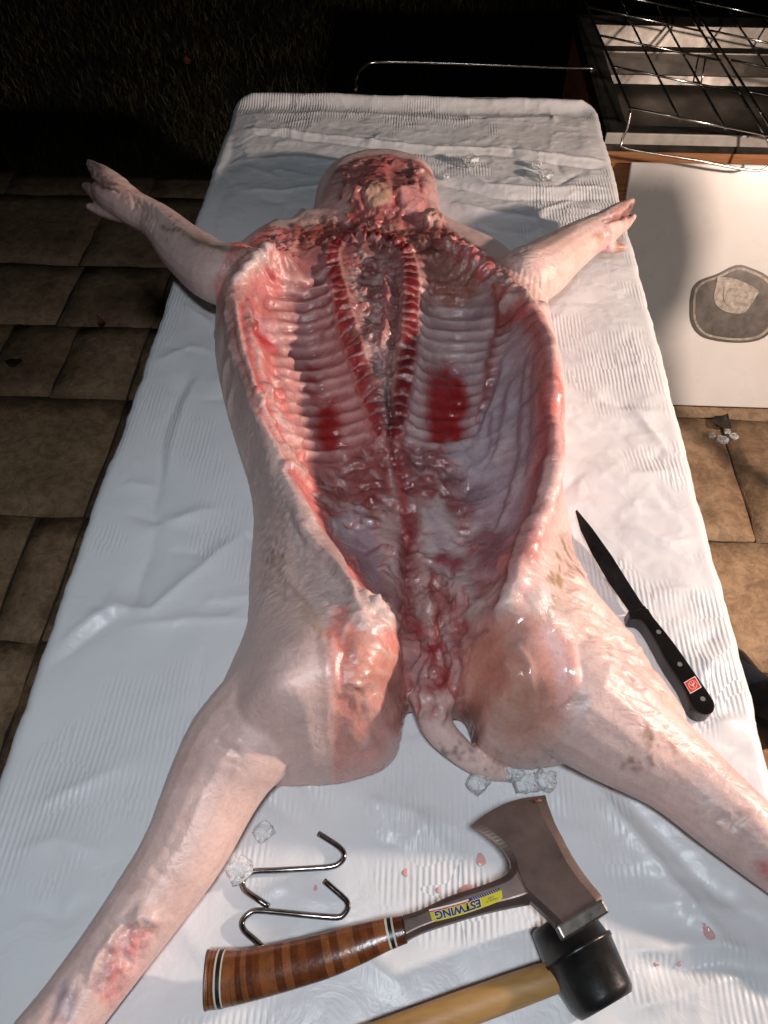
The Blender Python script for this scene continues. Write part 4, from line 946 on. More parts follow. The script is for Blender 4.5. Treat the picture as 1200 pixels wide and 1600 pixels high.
kn = empty('boning_knife', W(1020,980,ZT), 'boning knife with black riveted handle lying beside the right hind leg', 'knife')
spine = [(901,797),(925,826),(955,868),(985,916),(1003,944),(1008,951)]; edge_ = [(899,799),(907,828),(926,868),(952,912),(972,940),(984,957)]
v = []; f = []
for k, (s_, e_) in enumerate(zip(spine, edge_)):
    zz = zk-0.012
    a_ = W(s_[0], s_[1], zz); b_ = W(e_[0], e_[1], zz-0.001)
    v += [a_+Vector((0,0,.0010)), a_*.45+b_*.55+Vector((0,0,.0007)), b_, a_*.45+b_*.55-Vector((0,0,.0007)), a_-Vector((0,0,.0010))]
for k in range(len(spine)-1):
    for m_ in range(5):
        a_ = k*5+m_; b_ = k*5+(m_+1) % 5; f.append((a_, b_, b_+5, a_+5))
f.append((0,1,2,3,4)); f.append(tuple(5*(len(spine)-1)+q for q in (4,3,2,1,0)))
link('blade', mesh('blade', v, f), M['blade'], kn)
hp = [(982,957),(1009,949),(1022,965),(1054,1005),(1091,1058),(1112,1089),(1117,1102),(1114,1112),(1104,1116),(1090,1113),(1081,1104),(1073,1086),(1064,1068),(1042,1035),(1024,1002),(1010,979),(999,968),(985,966)]
hs = [tuple(p) for p in catmull(hp+[hp[0]], 3)][:-1]
hn = prism('handle', [W(a_, b_, zk) for a_, b_ in hs], 0.020, M['knife_black'], kn, 0.0022, 3)
prism('bolster', [W(a_, b_, zk-.001) for a_, b_ in [(981,955),(1008,946),(1012,953),(985,964)]], 0.019, M['knife_black'], kn, 0.001)
for a_, b_ in ((1029,987.5),(1062,1038),(1098,1092)): disc('rivet', W(a_, b_, zk-.0002), 0.0027, 0.0006, M['rivet'], kn)
cx_, cy_ = 1082.5, 1070
def sq(s, z, ox=0, oy=0):
    u_ = np.array([.86,-.50]); w_ = np.array([.50,.86]); out = []
    for a_, b_ in ((-1,-1),(1,-1),(1,1),(-1,1)):
        q = np.array([cx_,cy_])+(a_*s+ox)*u_+(b_*s+oy)*w_; out.append(W(q[0], q[1], z))
    return out
em = prism('emblem', sq(10.2, zk+.0006), .0008, M['white'], kn); prism('emblem_field', sq(9.0, zk+.0010), .0006, M['red'], em)
def emb(pts, w):
    u_ = np.array([.86,-.50]); w_ = np.array([.50,.86]); P = []
    for a_, b_ in pts:
        q = np.array([cx_,cy_])+a_*u_+b_*w_; P.append(W(q[0], q[1], zk+.0011))
    tube('emblem_mark', P, w, M['white'], em, 5, (0,0,1), .4)
emb([(6.6*math.cos(t_), 6.6*math.sin(t_)) for t_ in np.linspace(0, 2*math.pi, 18)], .00022)
emb([(0,-4.4),(0,4.4)], .0004); emb([(-3.4,-3.8),(-3.2,-.8),(0,.6),(3.2,-.8),(3.4,-3.8)], .0004)

# ------------------------------------------------------------------ hatchet, its head resting on the mallet
hx = empty('hatchet', W(480,1500,ZT), 'hatchet with stacked brown leather grip and dark steel head lying across the foreground', 'hatchet')
def zax(px): return ZT + 0.024 + 0.040*max(0.0, min(1.0, (px-330)/480.0))
cent = [(322,1531),(345,1529),(372,1526),(410,1518),(460,1506),(510,1492),(560,1475),(600,1461),(632,1452)]
half = [47,46,43,41,38.5,36.5,32,26.5,22.5]
CP = catmull([(a_, b_, h_) for (a_, b_), h_ in zip(cent, half)], 10)
def grip_seg(name, t0, t1, mat, scale=1.0, parent=hx):
    n_ = len(CP)-1; pts = []; rad_ = []
    for t_ in np.linspace(t0, t1, 3):
        q = t_*n_; i = min(int(q), n_-1); w_ = q-i; p = CP[i]*(1-w_)+CP[i+1]*w_
        P0 = W(p[0], p[1], zax(p[0])); P1 = W(p[0]+p[2]*.24, p[1]+p[2]*.97, zax(p[0]))
        pts.append(P0); rad_.append((P1-P0).length*scale)
    v_, f_ = tube_vf(pts, rad_, 22, 0, (0,0,1), .62)
    # slightly rounded washer edge
    for k in range(22):
        for ring, s_ in ((0,.999),(2,.999)): v_[ring*22+k] = pts[ring]+(v_[ring*22+k]-pts[ring])*s_
    return link(name, mesh(name, v_, f_ if name == 'pommel_cap' else f_[:-2]), mat, parent, True)
grip_seg('pommel_cap', 0.0, 0.020, M['axe'], 1.01)
ts = [0.020,0.045,0.065,0.085,0.105]
for a_, b_ in zip(ts[:-1], ts[1:]): grip_seg('leather_washer', a_, b_, M['leathers'][random.randrange(4)])
grip_seg('white_spacer', .105, .120, M['ivory'], 1.005); grip_seg('black_spacer', .120, .152, M['black'], 1.005); grip_seg('white_spacer', .152, .164, M['ivory'], 1.005)
ts = list(np.linspace(.164, .895, 25))
for a_, b_ in zip(ts[:-1], ts[1:]): grip_seg('leather_washer', a_, b_, M['leathers'][random.randrange(4)])
grip_seg('white_spacer', .895, .908, M['ivory'], 1.005); grip_seg('black_spacer', .908, .930, M['black'], 1.005); grip_seg('white_spacer', .930, .942, M['ivory'], 1.005)
for a_, b_ in ((.942,.97),(.97,1.0)): grip_seg('leather_washer', a_, b_, M['leathers'][random.randrange(4)])
# steel shank: flat bar with a raised web
up_e = [(628,1432),(655,1424),(700,1403),(745,1388),(785,1372),(800,1354)]; lo_e = [(633,1472),(660,1458),(705,1443),(755,1428),(800,1418),(830,1412)]
up_e = catmull(up_e, 5); lo_e = catmull(lo_e, 5); v = []; f = []
for k, (u_, l_) in enumerate(zip(up_e, lo_e)):
    zc = zax((u_[0]+l_[0])/2); th_ = .0105+.002*k/len(up_e)
    A_ = W(u_[0], u_[1], zc); B_ = W(l_[0], l_[1], zc); m1_ = A_*.8+B_*.2; m2_ = A_*.2+B_*.8; z_ = Vector((0,0,1))
    v += [A_-z_*th_*.5, A_+z_*th_*.55, m1_+z_*th_*.9, m2_+z_*th_*.9, B_+z_*th_*.45, B_-z_*th_*.5]
for k in range(len(up_e)-1):
    for q in range(6):
        a_ = k*6+q; b_ = k*6+(q+1) % 6; f.append((a_, a_+6, b_+6, b_))
f.append((0,1,2,3,4,5)); f.append(tuple(6*(len(up_e)-1)+q for q in (5,4,3,2,1,0)))
sh = mesh('shank', v, f); bevel(sh, .0012, 2, 25); link('shank', sh, M['axe'], hx)
# head: thin at the edge, thick at the poll
Lc = catmull([(735,1291),(757,1304),(780,1322),(796,1343),(800,1365),(812,1392),(836,1414),(862,1438),(870,1447)], 4)
Rc = catmull([(852,1242),(858,1262),(868,1288),(879,1309),(892,1334),(906,1356),(922,1378),(938,1397),(941,1404)], 4)
EDG = [(735,1291),(757,1273),(782,1258),(810,1248),(852,1242)]
nr = len(Lc); ncx = 9; top = []; bot = []
for k in range(nr):
    u_ = k/(nr-1); tr = []; br = []
    for m_ in range(ncx):
        w_ = m_/(ncx-1); p = Lc[k]*(1-w_)+Rc[k]*w_
        bow = (1-u_)**3
        e_ = np.array([np.interp(w_, [0,.25,.45,.7,1], [q[0] for q in EDG]), np.interp(w_, [0,.25,.45,.7,1], [q[1] for q in EDG])])
        base = Lc[0]*(1-w_)+Rc[0]*w_; p = p+(e_-base)*bow
        t_ = .0006+.0105*u_**.8
        if m_ in (0, ncx-1): t_ *= .55
        zc = ZT+0.068
        q = W(p[0], p[1], zc+t_); tr.append(q); br.append(Vector((q.x, q.y, zc-t_)))
    top.append(tr); bot.append(br)
v = [q for r_ in top for q in r_] + [q for r_ in bot for q in r_]; n0 = nr*ncx; f = []
for k in range(nr-1):
    for m_ in range(ncx-1):
        a_ = k*ncx+m_; f.append((a_, a_+ncx, a_+ncx+1, a_+1)); f.append((n0+a_, n0+a_+1, n0+a_+ncx+1, n0+a_+ncx))
    for m_ in (0, ncx-1):
        a_ = k*ncx+m_; q = (a_, n0+a_, n0+a_+ncx, a_+ncx); f.append(q if m_ == 0 else tuple(reversed(q)))
for m_ in range(ncx-1):
    f.append((m_, m_+1, n0+m_+1, n0+m_)); a_ = (nr-1)*ncx+m_; f.append((a_, n0+a_, n0+a_+1, a_+1))
hm = mesh('head', v, f); link('head', hm, M['axe'], hx, False)
for pts_, w_ in (([(846,1250),(838,1252),(834,1249)], .0011), ([(800,1325),(803,1330)], .0010), ([(838,1247),(842,1250)], .0008)):
    tube('smear', [W(a_, b_, ZT+.0705) for a_, b_ in pts_], w_, M['leaf_red'], hx, 6, (0,0,1), .3)
# ground poll face
pb = [top[-1][0], top[-1][-1], bot[-1][-1], bot[-1][0]]
out_ = (W(905,1440,ZT+.06)-W(870,1380,ZT+.06)).normalized()*.0105
pv8 = [p for p in pb]+[p+out_+Vector((0,0,-.002)) for p in pb]
pm_ = mesh('poll', pv8, [(0,1,2,3),(7,6,5,4),(0,4,5,1),(1,5,6,2),(2,6,7,3),(3,7,4,0)]); bevel(pm_, .0016, 2); link('poll', pm_, M['axe_bright'], hx)
# label on the shank
def on_lab(s_, t_, lift):      # s along (0..1 from the grip), t across (0 upper edge .. 1 lower edge)
    a_ = np.array([670,1421.0])*(1-s_)+np.array([783,1386.0])*s_; b_ = np.array([676,1441.0])*(1-s_)+np.array([786,1406.0])*s_
    a_[1] += 3.0*math.sin(math.pi*s_)*1.0; b_[1] += 3.0*math.sin(math.pi*s_)
    p = a_*(1-t_)+b_*t_; return W(p[0], p[1], zax(p[0])+.0118+lift)
lab = None
def strip(name, s0, s1, t0, t1, mat, lift, parent, n=12, rc=0.0):
    v_ = []; f_ = []
    for k in range(n+1):
        s_ = s0+(s1-s0)*k/n; e_ = min(k, n-k)/n
        r_ = rc*(1-min(1, e_/0.05)) if rc else 0
        v_ += [on_lab(s_, t0+(t1-t0)*r_*.0, lift), on_lab(s_, t1-(t1-t0)*r_, lift)]
    for k in range(n): f_.append((2*k, 2*k+1, 2*k+3, 2*k+2))
    return link(name, mesh(name, v_, f_), mat, parent)
lb = strip('label', 0, 1, .22, 1.0, M['yellow'], 0, hx, 20, .25)
strip('label_stripe', 0, .60, .0, .13, M['white'], .0001, lb); strip('label_stripe', 0, .60, .13, .24, M['red'], .0002, lb)
strip('label_stripe', .55, .97, -.02, .22, M['navy'], .0002, lb)
for k in range(12):
    for q in range(3):
        s_ = .60+k*.031+q*.008; disc('label_star', on_lab(s_, .03+q*.07, .0003), .00028, .00005, M['white'], lb, 5)
def text_on(name, body, s0, s1, t0, t1, mat, lift, bold=.0):
    cu = bpy.data.curves.new('t', 'FONT'); cu.body = body; cu.size = 1; cu.offset = bold
    ob = bpy.data.objects.new('t', cu); COL.objects.link(ob)
    dg_ = bpy.context.evaluated_depsgraph_get(); me_ = bpy.data.meshes.new_from_object(ob.evaluated_get(dg_)); bpy.data.objects.remove(ob)
    vx = np.array([q.co[:] for q in me_.vertices]); lo = vx.min(0); hi = vx.max(0)
    for q in me_.vertices:
        a_ = (q.co.x-lo[0])/(hi[0]-lo[0]); b_ = (q.co.y-lo[1])/(hi[1]-lo[1])
        q.co = on_lab(s1-(s1-s0)*a_, t0+(t1-t0)*b_, lift)     # reads upside down, as seen
    me_.materials.clear(); return link(name, me_, mat, lb)
text_on('lettering', 'ESTWING', .055, .70, .20, .93, M['white'], .0003, .055)
text_on('lettering', 'ESTWING', .06, .695, .24, .90, M['navy'], .0005, .035)
text_on('lettering', 'Made in', .77, .93, .62, .80, M['navy'], .0004); text_on('lettering', 'USA', .80, .88, .40, .58, M['navy'], .0004)

# ------------------------------------------------------------------ rubber mallet
ml = empty('rubber_mallet', W(910,1520,ZT), 'black rubber mallet with wooden handle under the hatchet head', 'mallet')
A_ = W(872,1432,ZT+.031); B_ = W(948,1572,ZT+.031)
prof = [(0,.60),(.015,.86),(.03,.92),(.10,.94),(.375,1.03),(.385,1.12),(.43,1.12),(.44,1.08),(.90,.93),(.95,.90),(.975,.85),(1,.80),(1.0,.5)]
v, f = tube_vf([A_*(1-t_)+B_*t_ for t_, _ in prof], [.0285*r_ for _, r_ in prof], 36)
link('head', mesh('head', v, f), M['rubber'], ml, True)
C0 = W(905,1512,ZT+.031)
dirh = (W(680,1588,ZT+.028)-W(870,1520,ZT+.030)).normalized()
v, f = tube_vf([C0+dirh*s_-Vector((0,0,.0003*s_*100*.2)) for s_ in (-.01,.02,.05,.10,.16,.22,.28,.285)], [.0110,.0118,.0125,.0128,.0125,.0125,.0120,.008], 22, 0, (0,0,1), .85)
link('handle', mesh('handle', v, f), M['handle_wood'], ml, True)

# ------------------------------------------------------------------ meat hooks
H1 = [(497,1302),(513,1312),(528,1322),(536,1331),(537,1340),(531,1348),(518,1354),(480,1357),(430,1360),(400,1361),(387,1366),(379,1376),(379,1385),(385,1393),(402,1405),(420,1417)]
H2 = [(506,1376),(520,1388),(534,1400),(542,1409),(543,1418),(538,1427),(527,1433),(490,1431),(440,1426),(402,1423),(388,1428),(379,1438),(378,1447),(384,1457),(398,1469),(412,1482)]
for P, lbl in ((H1, 'steel S-shaped meat hook farther from the hatchet grip'), (H2, 'steel S-shaped meat hook tucked against the leather hatchet grip')):
    pts = [W(a_, b_, ZT+.0045) for a_, b_ in [tuple(q) for q in catmull(P, 3)]]
    pts = [Vector((p.x, p.y, max(ZT, cloth_z(p.x, p.y))+.0030)) for p in pts]
    o = tube('meat_hook', pts, .00265, M['hook'], None, 12); tag(o, lbl, 'meat hook', 'two meat hooks on the cloth')

# ------------------------------------------------------------------ ice lumps and pink drops
def ice(px, py, s, lbl, group, z=None, flat_=.7):
    s *= .8
    p = W(px, py, ZT+.006); zz = cloth_z(p.x, p.y) if z is None else z
    bm = bmesh.new(); bmesh.ops.create_cube(bm, size=1)
    bmesh.ops.subdivide_edges(bm, edges=bm.edges, cuts=2, use_grid_fill=True)
    rz = random.uniform(0, 3); sx, sy = random.uniform(.8,1.2), random.uniform(.8,1.2)
    for q in bm.verts:
        l_ = q.co.length; q.co = q.co.lerp(q.co.normalized()*.62, .45)
        q.co += Vector((random.uniform(-.09,.09), random.uniform(-.09,.09), random.uniform(-.06,.06)))
        q.co = Matrix.Rotation(rz, 3, 'Z') @ Vector((q.co.x*sx, q.co.y*sy, q.co.z*flat_))
        q.co *= s
    zmin = min(q.co.z for q in bm.verts)
    me_ = bpy.data.meshes.new('ice_cube'); bm.to_mesh(me_); bm.free()
    o = link('ice_cube', me_, M['ice']); o.location = (p.x, p.y, zz-zmin+.0005); tag(o, lbl, 'ice', group); return o
ice(735,256,.030,'clear ice cube on the cloth just right of the pig head','loose ice cubes')
ice(852,280,.030,'clear ice cube on the cloth above the right front trotter','loose ice cubes')
ice(838,262,.020,'small ice chip behind the cube above the right front trotter','loose ice cubes')
ice(697,276,.016,'tiny ice chip touching the shadow beside the pig head','loose ice cubes')
ice(411,1300,.017,'melting ice lump between left hind leg and meat hooks','loose ice cubes')
ice(374,1360,.022,'flat melting ice lump at the bend of the upper meat hook','loose ice cubes', flat_=.5)
ice(748,1222,.026,'round ice lump under the tip of the tail','ice heap behind the ham')
ice(800,1207,.024,'ice lump directly right of the tail tip','ice heap behind the ham')
ice(822,1225,.026,'ice lump in the middle of the heap below the right ham','ice heap behind the ham')
ice(852,1222,.026,'ice lump at the right end of the heap below the ham','ice heap behind the ham')
def drop(px, py, rx, ry, rot, lbl):
    p = W(px, py, ZT); n = 18; v_ = []; f_ = []
    for rr_, h_ in ((1.0,.0002),(.85,.0005),(.5,.0007)):
        for k in range(n):
            a_ = 2*math.pi*k/n; w_ = 1+.12*math.sin(3*a_+px)
            x_, y_ = rx*rr_*w_*math.cos(a_), ry*rr_*w_*math.sin(a_)
            gx_, gy_ = p.x+x_*math.cos(rot)-y_*math.sin(rot), p.y+x_*math.sin(rot)+y_*math.cos(rot)
            v_.append((gx_, gy_, cloth_z(gx_, gy_)+h_))
    v_.append((p.x, p.y, cloth_z(p.x, p.y)+.0008))
    for q in range(2):
        for k in range(n): f_.append((q*n+k, q*n+(k+1)%n, (q+1)*n+(k+1)%n, (q+1)*n+k))
    for k in range(n): f_.append((2*n+k, 2*n+(k+1)%n, 3*n))
    o = link('pink_drop', mesh('pink_drop', v_, f_), M['drop'], None, True); tag(o, lbl, 'drop', 'pink drops on the cloth')
drop(633,1364,.0028,.0036,0,'pink drop midway between meat hook and hatchet shank'); drop(684,1391,.0020,.0026,0,'small pink drop just above the hatchet label')
drop(751,1344,.0044,.0056,.2,'large round pink drop beside the hatchet blade'); drop(728,1391,.0070,.0045,.3,'broad pink drop half hidden by the hatchet shank')
drop(493,1388,.0017,.0026,0,'tiny pink drop between the two meat hooks'); drop(954,1232,.0020,.0026,.3,'small pink drop under the right hind leg'); 
drop(1103,1459,.0040,.0068,.5,'long orange-pink drop on the cloth at lower right'); drop(1026,1507,.0026,.0018,0,'small wet drop left of its twin at lower right'); drop(1061,1506,.0024,.0018,.4,'small wet drop below the long pink drop')

# ------------------------------------------------------------------ roasting box behind the table, its rack and the white lid
bx = empty('roasting_box', (1.05,2.2,0), 'wooden roasting box lined with sheet steel behind the table', 'roasting box')
X0, X1, Y0, Y1, ZB = 0.448, 1.66, 1.852, 2.56, 0.585
link('front_board', box('front_board', (X0,Y0,0.06), (X1,Y0+.018,ZB-.006), .002), M['ply'], bx)
link('back_board', box('back_board', (X0,Y1-.018,0.06), (X1,Y1,ZB-.006), .002), M['ply'], bx)
link('end_board', box('end_board', (X0,Y0+.0185,0.06), (X0+.018,Y1-.0185,ZB-.006), .002), M['ply'], bx)
link('end_board', box('end_board', (X1-.018,Y0+.0185,0.06), (X1,Y1-.0185,ZB-.006), .002), M['ply'], bx)
link('base_board', box('base_board', (X0+.019,Y0+.019,.08), (X1-.019,Y1-.019,.098)), M['ply'], bx)
link('batten', box('batten', (X0+.03,Y0-.012,.42), (X1-.03,Y0-.0005,.455), .002), M['ply'], bx)
for sx in (X0+.04, X1-.06):
    for sy in (Y0+.03, Y1-.05): link('foot', box('foot', (sx,sy,0.0), (sx+.03,sy+.03,.0795), .002), M['ply'], bx)
# steel pan let into the top: rim, sloping walls, floor
def ring(z, ins): return [(X0-.004+ins,Y0-.004+ins,z),(X1+.004-ins,Y0-.004+ins,z),(X1+.004-ins,Y1+.004-ins,z),(X0-.004+ins,Y1+.004-ins,z)]
rim_v = ring(ZB-.03,0)+ring(ZB+.012,0)+ring(ZB+.014,.012)+ring(ZB+.006,.055)
rim_f = [(a_+4*k,(a_+1)%4+4*k,(a_+1)%4+4*k+4,a_+4*k+4) for k in range(3) for a_ in range(4)]
link('pan_rim', mesh('pan_rim', rim_v, rim_f), M['pan_dark'], bx)
wl_v = ring(ZB+.005,.056)+ring(ZB-.13,.115); wl_f = [(a_,(a_+1)%4,(a_+1)%4+4,a_+4) for a_ in range(4)]
link('pan_wall', mesh('pan_wall', wl_v, wl_f), M['pan'], bx)
link('pan_floor', mesh('pan_floor', ring(ZB-.1295,.1145), [(0,1,2,3)]), M['pan'], bx)
link('front_trim', box('front_trim', (X0-.006,Y0-.010,ZB-.010), (X1+.006,Y0-.0045,ZB+.016), .0015), M['trim'], bx)
link('back_ledge', box('back_ledge', (X0+.06,Y1-.125,ZB-.10), (X1-.06,Y1-.085,ZB-.035), .004), M['pan'], bx)
zh = .60
tube('handle', [tuple(q) for q in catmull([tuple(W(556,140,zh)), tuple(W(557,122,zh)), tuple(W(567,106,zh)), tuple(W(592,97,zh)), tuple(W(700,99,zh)), tuple(W(880,106,zh)), (X0+.01,)+tuple(W(885,106,zh))[1:]], 5)], .0038, M['wire'], bx, 8)
def RK(px, py, dz=0.0):    # the rack leans: high on the near corner, low inside the pan
    d = _f + (px-600)/F_*_x - (py-800)/F_*_u
    # z = .685 - .17*(x-.47)
    t_ = (.685+.17*.47-CAMZ)/(d[2]+.17*d[0]); return Vector((t_*d[0], t_*d[1], CAMZ+t_*d[2]+dz))
rk = empty('wire_rack', RK(986,172), 'chrome wire roasting rack leaning on the steel-lined box, nearer the table', 'rack')
def wire(pts, r=.0026, par=rk, name='wire'): return tube(name, pts, r, M['wire'], par, 8)
fl, fr_ = RK(986,172), RK(1198,214); bl, brr = RK(905,-18), RK(1100,22)
ux = (fr_-fl); vy = (bl-fl)
def G(a_, b_, dz=0): return fl+ux*a_+vy*b_+Vector((0,0,dz))
wire([G(0,1),G(0,.5),G(0,0)], .0032); wire([G(1,1.05),G(1,.5),G(1,0)], .0032)
for b_ in (0,.295,.545,.80,1.0): wire([G(0,b_,.004),G(.5,b_,.0035),G(1,b_,.004)], .0028)
for a_ in (.36,.70): wire([G(a_,0,-.002),G(a_,.5,-.003),G(a_,1,-.002)])
# foot loops bent down from the frame
wire([tuple(q) for q in catmull([tuple(G(0,0)), tuple(G(-.01,-.02,-.035)), tuple(G(-.03,-.03,-.060)), tuple(G(.02,-.04,-.072)), tuple(G(.5,-.04,-.068)), tuple(G(1.0,-.04,-.064)), tuple(G(1.05,-.02,-.03)), tuple(G(1.0,0))], 5)], .0030, name='foot_loop')
for a_, b_ in ((.84,.52),):
    wire([G(a_,b_+.06), G(a_-.03,b_,-.05), G(a_+.02,b_-.02,-.045), G(a_+.05,b_+.05)], .0022, name='prong')
rk2 = empty('wire_rack', G(1.1,.5), 'second chrome wire rack beyond the first at the picture edge', 'rack')
def G2(a_, b_, dz=0): return fl+ux*(1.06+a_)+vy*b_+Vector((0,0,dz+.006))
wire([G2(0,1.1),G2(0,.5),G2(0,0)], .0032, rk2); wire([G2(1,1.1),G2(1,.5),G2(1,0)], .0032, rk2)
for b_ in (0,.295,.545,.80,1.1): wire([G2(0,b_,.004),G2(.5,b_,.0035),G2(1,b_,.004)], .0028, rk2)
for a_ in (.36,.70): wire([G2(a_,0,-.002),G2(a_,.5,-.003),G2(a_,1.1,-.002)], .0026, rk2)

ld_ = empty('white_lid', (0.9,1.7,0), 'white metal panel with dark scuffed plate leaning against the roasting box', 'lid')
LA = Vector((0.510,1.560,0.004)); LU = Vector((0,0.268,0.536)); LX = Vector((0.80,0,0)); LN = LX.cross(LU).normalized(); 
if LN.y > 0: LN = -LN
def LP(a_, b_, h_=0): return LA+LX*a_+LU*b_+LN*h_
v = [LP(0,0),LP(1,0),LP(1,1),LP(0,1),LP(0,0,.014),LP(1,0,.014),LP(1,1,.014),LP(0,1,.014)]
pm_ = mesh('panel', v, [(0,3,2,1),(4,5,6,7),(0,1,5,4),(1,2,6,5),(2,3,7,6),(3,0,4,7)]); bevel(pm_, .004, 3); link('panel', pm_, M['enamel'], ld_, False)
# where the plate sits on the panel, from the photograph
def lid_at(px, py):
    d = Vector(_f + (px-600)/F_*_x - (py-800)/F_*_u); o = Vector((0,0,CAMZ)); p0 = LP(0,0,.014)
    t_ = (p0-o).dot(LN)/d.dot(LN); return o+d*t_
def lid_poly(name, pts, h0, h1, mat, sm=3, par=None):
    P = [lid_at(*p) for p in ([tuple(q) for q in catmull(pts+[pts[0]], sm)][:-1] if sm > 1 else pts)]; n = len(P)
    v_ = [p+LN*h0 for p in P]+[p+LN*h1 for p in P]; f_ = [tuple(range(n, 2*n))]+[(k,(k+1)%n,n+(k+1)%n,n+k) for k in range(n)]
    me_ = mesh(name, v_, f_); bm = bmesh.new(); bm.from_mesh(me_); bmesh.ops.recalc_face_normals(bm, faces=bm.faces); bm.to_mesh(me_); bm.free()
    return link(name, me_, mat, par or ld_)
outer = [(1078,470),(1082,450),(1095,437),(1120,428),(1150,414),(1172,418),(1200,432),(1212,455),(1214,490),(1206,515),(1185,531),(1150,535),(1110,530),(1090,520),(1079,500)]
ctr_ = np.mean(np.array(outer), 0)
inner = [tuple(ctr_+(np.array(p)-ctr_)*.94) for p in outer]; inner2 = [tuple(ctr_+(np.array(p)-ctr_)*.88) for p in outer]
pl_ = lid_poly('plate', outer, -.001, .004, M['plate']); lid_poly('plate_bead', inner, .002, .0052, M['scuff'], 3, pl_); lid_poly('plate_face', inner2, .003, .0060, M['plate'], 3, pl_)
lid_poly('plate_patch', [(1119,438),(1121,432),(1150,436),(1182,452),(1180,462),(1170,478),(1160,488),(1140,488),(1122,480),(1114,465)], .004, .0075, M['scuff'], 3, pl_)
lid_poly('plate_core', [(1130,447),(1150,451),(1160,463),(1152,477),(1138,478),(1129,466)], .006, .0090, M['scuff'], 3, pl_)

# ------------------------------------------------------------------ litter on the paving
def leaf(px, py, L, wd, rot, mat, lbl, z=.004, curl=.012):
    p = W(px, py, 0); v_ = []; f_ = []; n = 7
    for k in range(n):
        t_ = k/(n-1); h_ = wd*math.sin(math.pi*t_**.8)*.5+.0008
        for s_ in (-1,0,1):
            v_.append(Matrix.Rotation(rot,3,'Z') @ Vector(((t_-.5)*L, s_*h_*(1+.2*random.uniform(-1,1)), z+curl*(2*t_-1)**2+abs(s_)*curl*.5+random.uniform(0,.002)))+p)
    for k in range(n-1):
        for s_ in range(2): a_ = k*3+s_; f_.append((a_,a_+1,a_+4,a_+3))
    me_ = mesh('fallen_leaf', v_, f_); o = link('fallen_leaf', me_, mat, None, True)
    md = o.modifiers.new('t','SOLIDIFY'); md.thickness = .0008
    tag(o, lbl, 'leaf', 'fallen leaves'); return o
leaf(160,510,.040,.018,-.9,M['leaf_red'],'small curled red leaf on the paving left of the table', curl=.018)
leaf(295,110,.085,.035,1.9,M['leaf_brown'],'orange-brown leaf lying on the dark lawn', .03)
leaf(24,571,.045,.030,.3,M['leaf_dark'],'dark shrivelled leaf near the left edge of the paving')
leaf(1125,665,.060,.05,.9,M['leaf_dark'],'dark wet leaf on the paving below the white panel')
p = W(1130,688,0)
for k, (a_, b_, s_) in enumerate([(1112,683,.022),(1128,690,.030),(1146,684,.024),(1136,676,.016)]):
    o = ice(a_, b_, s_, ['leftmost ice lump melting on the paving below the white panel','largest ice lump melting on the paving below the white panel','rightmost ice lump melting on the paving below the white panel','smallest ice lump melting on the paving below the white panel'][k], 'ice melting on the paving', 0.0, .45)
    q = W(a_, b_, 0); zmin = o.location.z; o.location = (q.x, q.y, zmin)

